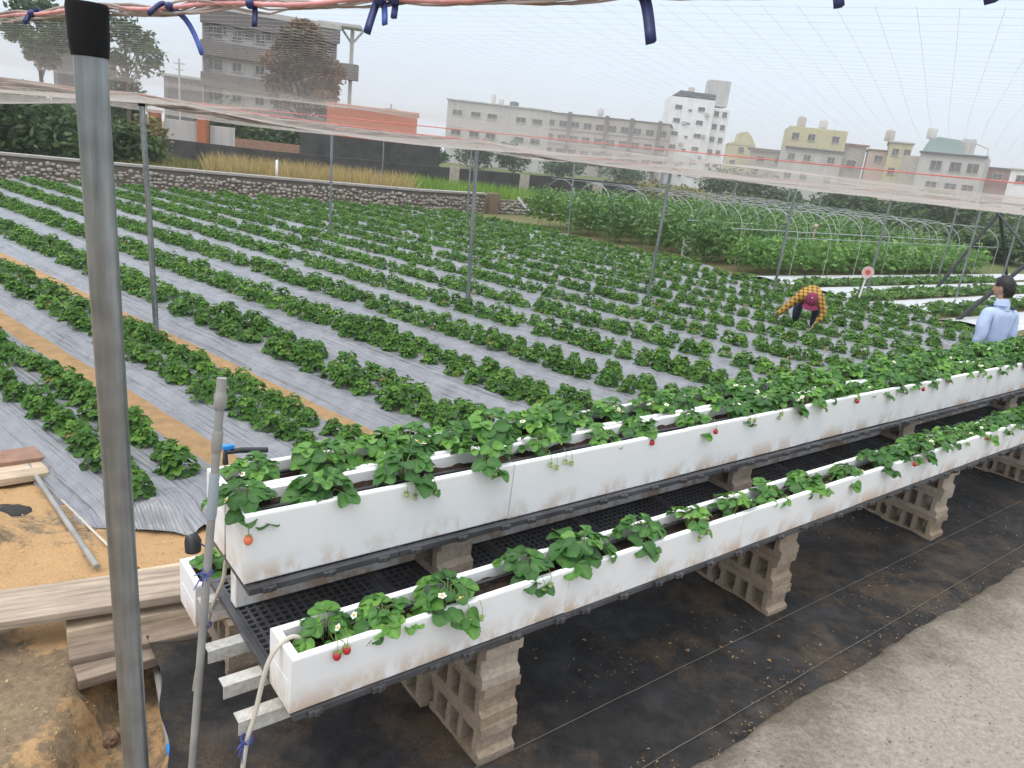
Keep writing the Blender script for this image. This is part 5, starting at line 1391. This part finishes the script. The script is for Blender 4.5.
# grey-brown flats
o, W, Hh = building("apartment_block", 203, 334, 14, 83, 11, .06, "greyp", "grey-brown tiled block of flats with balconies, behind the rusty tree")
fl = Hh / 4.6
for k in range(5):
    z = .2 + k * fl
    if k > 0: slab(o, "parapet", (0, -.35, z + .15 * fl), (W + .3, .8, fl * .46), "grey_tile")
    if k < 4:
        for j, xx in enumerate(np.linspace(-.42, .42, 6)):
            wide = j in (0, 3, 4); window(o, xx * W, z + .68 * fl, 1.7 if wide else .9, fl * .42 if wide else .9, -.02)
    if k == 4: pass
slab(o, "parapet", (0, -.2, Hh - .25), (W + .5, 1.2, .5), "greyp")
for xx in np.linspace(-.4, .4, 5): window(o, xx * W, Hh - fl * .62, 1.9, fl * .55, -.02)
for s in (-1, 1): slab(o, "pier", (s * W * .47, -.15, Hh / 2), (.5, .3, Hh - .6), "grey_tile")
# its open side frame on the right
fr = atd(338, hor(338), 84); pg = thing("roof_pergola", "tall open concrete frame of balconies at the flats' right flank", "pergola", (fr.x, fr.y, 0), .1)
for dx in (-1.6, 1.0): slab(pg, "column", (dx, 0, 6.4), (.35, .35, 12.8), "greyp")
slab(pg, "roof_slab", (-.2, 0, 12.95), (4.2, 2.2, .3), "greyp"); 
for z in (4.2, 8.7): slab(pg, "balcony", (.2, -.6, z), (3.2, 1.2, 1.5), "grey_tile")
mb = MB()
for s in (-1, 1): mb.tube([(1.0, 0, 11.4), (1.0 + s * 1.1, 0, 12.75)], .12, 6)
mb.build("bracket", M["greyp"], pg)
# low roofs left
for i, (x0, x1, y, d, m, lab) in enumerate(((60, 118, 52, 95, "roof_d", "dark low roof seen left of the thick post's top"), (168, 205, 78, 130, "greyp", "low grey shed roof left of the flats"))):
    o, W, Hh = building("shed", x0, x1, y, d, 6, .1, "grey_tile", lab); slab(o, "roof", (0, 3, Hh + .1), (W + .6, 6.8, .35), m)
    window(o, 0, Hh * .5, 1.5, 1.1)
# orange shed
o, W, Hh = building("orange_shed", 326, 415, 109, 60, 7, -.06, "orange", "long orange sheet metal shed right of the rusty tree")
mb = MB()
for i in range(40): mb.box((-W / 2 + (i + .5) * W / 40, -.03, Hh / 2), (W / 80, .06, Hh - .2))
mb.build("ribbing", M["orange"], o); slab(o, "roof", (0, 3.5, Hh + .06), (W + .3, 7.3, .12), "orange")
slab(o, "door", (W * .3, -.05, 1.1), (1.6, .06, 2.2), "white")
# pale grey school
o, W, Hh = building("school_hall", 444, 545, 105, 150, 14, -.02, "greyp", "pale grey hall with tanks on its flat roof")
slab(o, "roof", (0, 7, Hh + .1), (W + .5, 14.4, .25), "greyp")
for z in (Hh - 2.1, Hh - 5.6):
    for xx in (-.4, -.22, -.06, .22, .38): window(o, xx * W, z, 1.9, 1.0)
for xx, h_, r_2 in ((-.07, 1.8, .45), (.01, 1.1, .5), (.14, .9, .9)):
    mb = MB(); mb.tube([(xx * W, 4, Hh + .2), (xx * W, 4, Hh + .2 + h_), (xx * W, 4, Hh + .35 + h_)], [r_2, r_2, r_2 * .4], 12); mb.build("water_tank", M["roof_d"] if h_ < 1 else M["greyp"], o)
# long beige block
o, W, Hh = building("school_block", 540, 662, 118, 190, 12, -.12, "beige", "long beige three-storey block with dark windows left of the white tower")
slab(o, "roof", (0, 6, Hh + .1), (W + .5, 12.4, .3), "grey_tile")
for z in (Hh - 2.2, Hh - 5.4, Hh - 8.6):
    slab(o, "ledge", (0, -.12, z - 1.15), (W, .24, .25), "greyp")
    for j, xx in enumerate(np.linspace(-.45, .45, 10)): window(o, xx * W, z, 2.0, 1.5)
for xx in (-.3, 0, .2, .42): slab(o, "stair_tower", (xx * W, -.3, Hh / 2 + .3), (.9, .6, Hh + .6), "grey_tile")
# white tower
o, W, Hh = building("white_tower", 659, 702, 97, 200, 10, .16, "white", "tall white apartment tower with a pale block on its roof")
for k in range(6):
    z = Hh - 2.3 - k * 3.1
    for xx, w_ in ((-.3, 1.7), (.22, 1.7), (-.03, .9)): window(o, xx * W, z - (.5 if w_ < 1 else 0), w_, 1.0 if w_ > 1 else .5, frame="greyp")
    for yy in (2.2, 4.6, 7.0): window(o, yy, z, 1.4, 1.3, side=(W / 2, math.pi / 2), frame="greyp")
    for yy in (3.4, 7.2):
        slab(o, "balcony", (W / 2 + .5, yy, z - 1.0), (1.0, 2.0, .25), "white")
mb = MB(); mb.prism([(-W * .46, .0), (W * .5, .0), (W * .5, 1.1), (-W * .30, 1.3)], lambda p, y: Vector((p[0], y, Hh + .25 + p[1])), .4, 7); mb.build("roof_canopy", M["roof_d"], o)
slab(o, "roof_block", (W * .62, 7.2, Hh + 2.2), (5.2, 5.2, 6.0), "greyp"); slab(o, "annex", (W * .5 + 2.2, 6, Hh * .46), (4.3, 7.5, Hh * .92), "white")
for k in range(6):
    z = Hh - 2.8 - k * 3.0
    for xx in (W * .5 + 1.2, W * .5 + 3.2): window(o, xx, z, 1.2, 1.3, 2.25, frame="greyp")
for k in range(7): slab(o, "wall_unit", ((-.12 if k % 2 else .36) * W, -.3, Hh - 3.4 - k * 3.1 * .8), (.9, .5, .7), "greyp")
# yellow gable house and grey roofs
o, W, Hh = building("gable_house", 722, 748, 143, 175, 8, .1, "yellow", "small yellow house with a pointed gable beside the tower")
mb = MB(); mb.prism([(-W / 2 - .1, Hh - .3), (W / 2 + .1, Hh - .3), (W * .30, Hh + 1.6), (W * .12, Hh + 2.5), (-W * .16, Hh + 2.2), (-W * .2, Hh + .6)], lambda p, y: Vector((p[0], y, p[1])), -.1, 8.1); mb.build("roof", M["yellow"], o); window(o, 0, Hh - 1.2, 1.2, 1.1); window(o, -1.4, Hh - 4, 1.2, 1.1)
o, W, Hh = building("grey_house", 744, 782, 151, 165, 8, -.1, "beige", "low grey-brown house between the gable and yellow-topped house"); slab(o, "roof", (0, 4, Hh + .2), (W + 1, 9, .5), "grey_tile"); window(o, -1.5, Hh - 1.6, 1.5, 1.2); window(o, 2, Hh - 1.6, 1.5, 1.2)
# yellow topped house
o, W, Hh = building("yellow_house", 778, 834, 128, 150, 10, .12, "greyp", "three-storey house with yellow top floor")
slab(o, "upper_wall", (0, 4.98, Hh - 1.6), (W + .06, 10.1, 3.4), "yellow"); slab(o, "ledge", (0, -.2, Hh - 3.5), (W + .4, .6, .25), "roof_d")
for z in (Hh - 1.5, Hh - 5.0, Hh - 8.3):
    for xx in (-.38, -.1, .32): window(o, xx * W, z, 1.3, 1.2, -.06)
slab(o, "side_wing", (W / 2 + 2.0, 6, Hh * .42), (4, 8, Hh * .84), "beige"); window(o, W / 2 + 2.0, Hh * .6, 1.6, 1.5, 1.96); window(o, W / 2 + 2.0, Hh * .3, 1.6, 1.5, 1.96)
slab(o, "roof_edge", (W / 2 + 2, 6, Hh * .84 + .2), (4.8, 8.6, .3), "roof_r")
# orange & yellow house
o, W, Hh = building("salmon_house", 858, 880, 150, 150, 8, .05, "pinkp", "low salmon house under the cream house"); slab(o, "roof", (0, 4, Hh + .1), (W + .5, 8.4, .25), "roof_r"); window(o, 0, Hh - 1.3, 1.4, 1.2)
o, W, Hh = building("cream_house", 877, 899, 142, 148, 8, .05, "yellow", "narrow cream yellow house beside the grey house"); slab(o, "roof", (0, 4, Hh + .1), (W + .6, 8.6, .25), "greyp")
for z in (Hh - 1.5, Hh - 4.6): window(o, -.7, z, 1.1, 1.2); window(o, 1.1, z, 1.1, 1.2)
# grey house with green roof
o, W, Hh = building("grey_gable_house", 908, 972, 152, 140, 10, -.10, "greyp", "wide pale grey house with greenish roof and open roof frame")
slab(o, "ledge", (0, -.15, Hh - .2), (W + .4, .5, .3), "roof_d"); mb = MB(); mb.prism([(-W * .5, Hh), (W * .12, Hh), (W * .06, Hh + 2.0), (-W * .30, Hh + 2.3), (-W * .44, Hh + 1.5)], lambda p, y: Vector((p[0], y, p[1])), .8, 8); mb.build("roof", M["roof_g"], o)
slab(o, "roof_block", (W * .14, 5, Hh + 1.2), (1.8, 3, 2.6), "greyp")
mb = MB(); mb.tube([(W * .22, .6, Hh), (W * .22, .6, Hh + 1.9), (W * .49, .6, Hh + 1.0), (W * .49, .6, Hh)], .13, 6); mb.build("roof_frame", M["greyp"], o)
for z in (Hh - 2.0, Hh - 5.2):
    for xx in (-.22, .08, .34): window(o, xx * W, z, 1.7, 1.5)
slab(o, "side_wing", (-W / 2 - 1.3, 5, Hh * .46), (2.5, 8, Hh * .92), "beige")
o, W, Hh = building("red_house", 975, 1000, 168, 150, 8, 0, "roof_r", "dull red house at the right beyond the grey house"); slab(o, "roof", (0, 4, Hh + .1), (W + .5, 8.5, .25), "roof_d"); window(o, 0, Hh - 1.2, 1.4, 1.1)
o, W, Hh = building("white_house", 999, 1040, 170, 130, 8, 0, "white", "low white house at the far right edge"); slab(o, "roof", (0, 4, Hh + .1), (W + .5, 8.5, .2), "greyp"); window(o, -1, Hh - 1.2, 1.4, 1.1); window(o, 2.2, Hh - 1.2, 1.4, 1.1)
for i, (x, y, d, h_, lab) in enumerate(((800, 129, 152, 1.6, "steel water tank on the yellow-topped house"), (822, 130, 154, 1.2, "second water tank on the yellow-topped house"), (888, 143, 149, 1.6, "water tank on the cream house"), (930, 141, 144, 1.5, "water tank on the grey gable house"), (690, 97, 203, 1.8, "water tank on the white tower"), (600, 117, 194, 1.5, "water tank on the beige block"))):
    P = atd(x, y + 1, d); mb = MB(); mb.tube([(0, 0, -.4), (0, 0, .5), (0, 0, .5 + h_), (0, 0, .8 + h_)], [.12, .12, .12, .1], 6)
    mb.tube([(0, 0, .5), (0, 0, .5 + h_), (0, 0, .75 + h_)], [.75, .75, .25], 12)
    tag(mb.build("water_tank", M["greyp"] if i % 2 else M["beige"], None, P), lab, "water tank")
# shrubs and trees along the far edge
FB = [(427, 100, 5, 3.6, "pale green shrub between the orange shed and pale hall", "bush"), (478, 120, 7, 4.8, "shrub in front of the pale hall, below its tanks", "bush"), (515, 118, 5, 5.4, "twiggy shrub at the corner of the pale hall", "bush"), (560, 130, 9, 4.2, "low shrubs before the left end of the beige block", "bush"), (625, 130, 9, 3.8, "low shrubs before the right end of the beige block", "bush"),
      (722, 110, 7, 5.2, "dark shrub right of the white tower's foot", "bush"), (752, 108, 8, 4.6, "dark shrub below the gable house", "bush"), (790, 110, 6, 2.6, "low shrub below the yellow-topped house", "bush"), (838, 100, 6, 3.4, "green shrub between the yellow-topped and salmon houses", "bush"), (880, 95, 6, 3.0, "shrub in front of the cream house", "bush"), (918, 92, 6, 3.0, "shrub at the left corner of the grey house", "bush"), (945, 90, 6, 4.2, "dark round shrub before the grey house", "bush"), (978, 90, 7, 3.6, "dark shrub before the red house", "bush"), (1015, 85, 7, 3.0, "shrub before the white house", "bush")]
for i, (x, d, w, h, lab, m) in enumerate(FB): bush("shrub", x, d, w, h, lab, "shrub", M[m], 1300, .3, 80 + i, blobs=6)
for i, (x, d, w, h, lab, m) in enumerate(((660, 58, 8, 1.9, "brown-green scrub mound behind the hoop tunnels, left part", "bush_y"), (715, 58, 8, 1.9, "brown-green scrub mound behind the hoop tunnels, middle part", "bush_y"), (775, 55, 8, 1.9, "dark scrub mound behind the hoop tunnels below the net hem", "bush"), (840, 52, 8, 1.9, "dark scrub mound behind the crop rows below the cream house", "bush"), (900, 50, 8, 1.9, "dark scrub mound behind the crop rows below the grey house", "bush"), (960, 48, 8, 1.9, "dark scrub mound above the black brace", "bush"), (1015, 46, 8, 1.9, "dark scrub mound at the right edge behind the brace", "bush"))):
    bush("scrub", x, d, w, h, lab, "shrub", M[m], 2600, .16, 120 + i, blobs=7)
for i, (x, d, h) in enumerate(((180, 110, 9.5), (389, 100, 7.0))):
    P = atd(x, hor(x), d); mb = MB(); mb.tube([(0, 0, 0), (0, 0, h)], .12, 6); mb.box((0, 0, h - .6), (1.4, .12, .12)); mb.box((0, 0, h - 1.3), (1.0, .12, .12))
    tag(mb.build("utility_pole", M["greyp"], None, (P.x, P.y, 0)), ("thin utility pole left of the grey flats", "thin utility pole above the orange shed")[i], "utility pole")
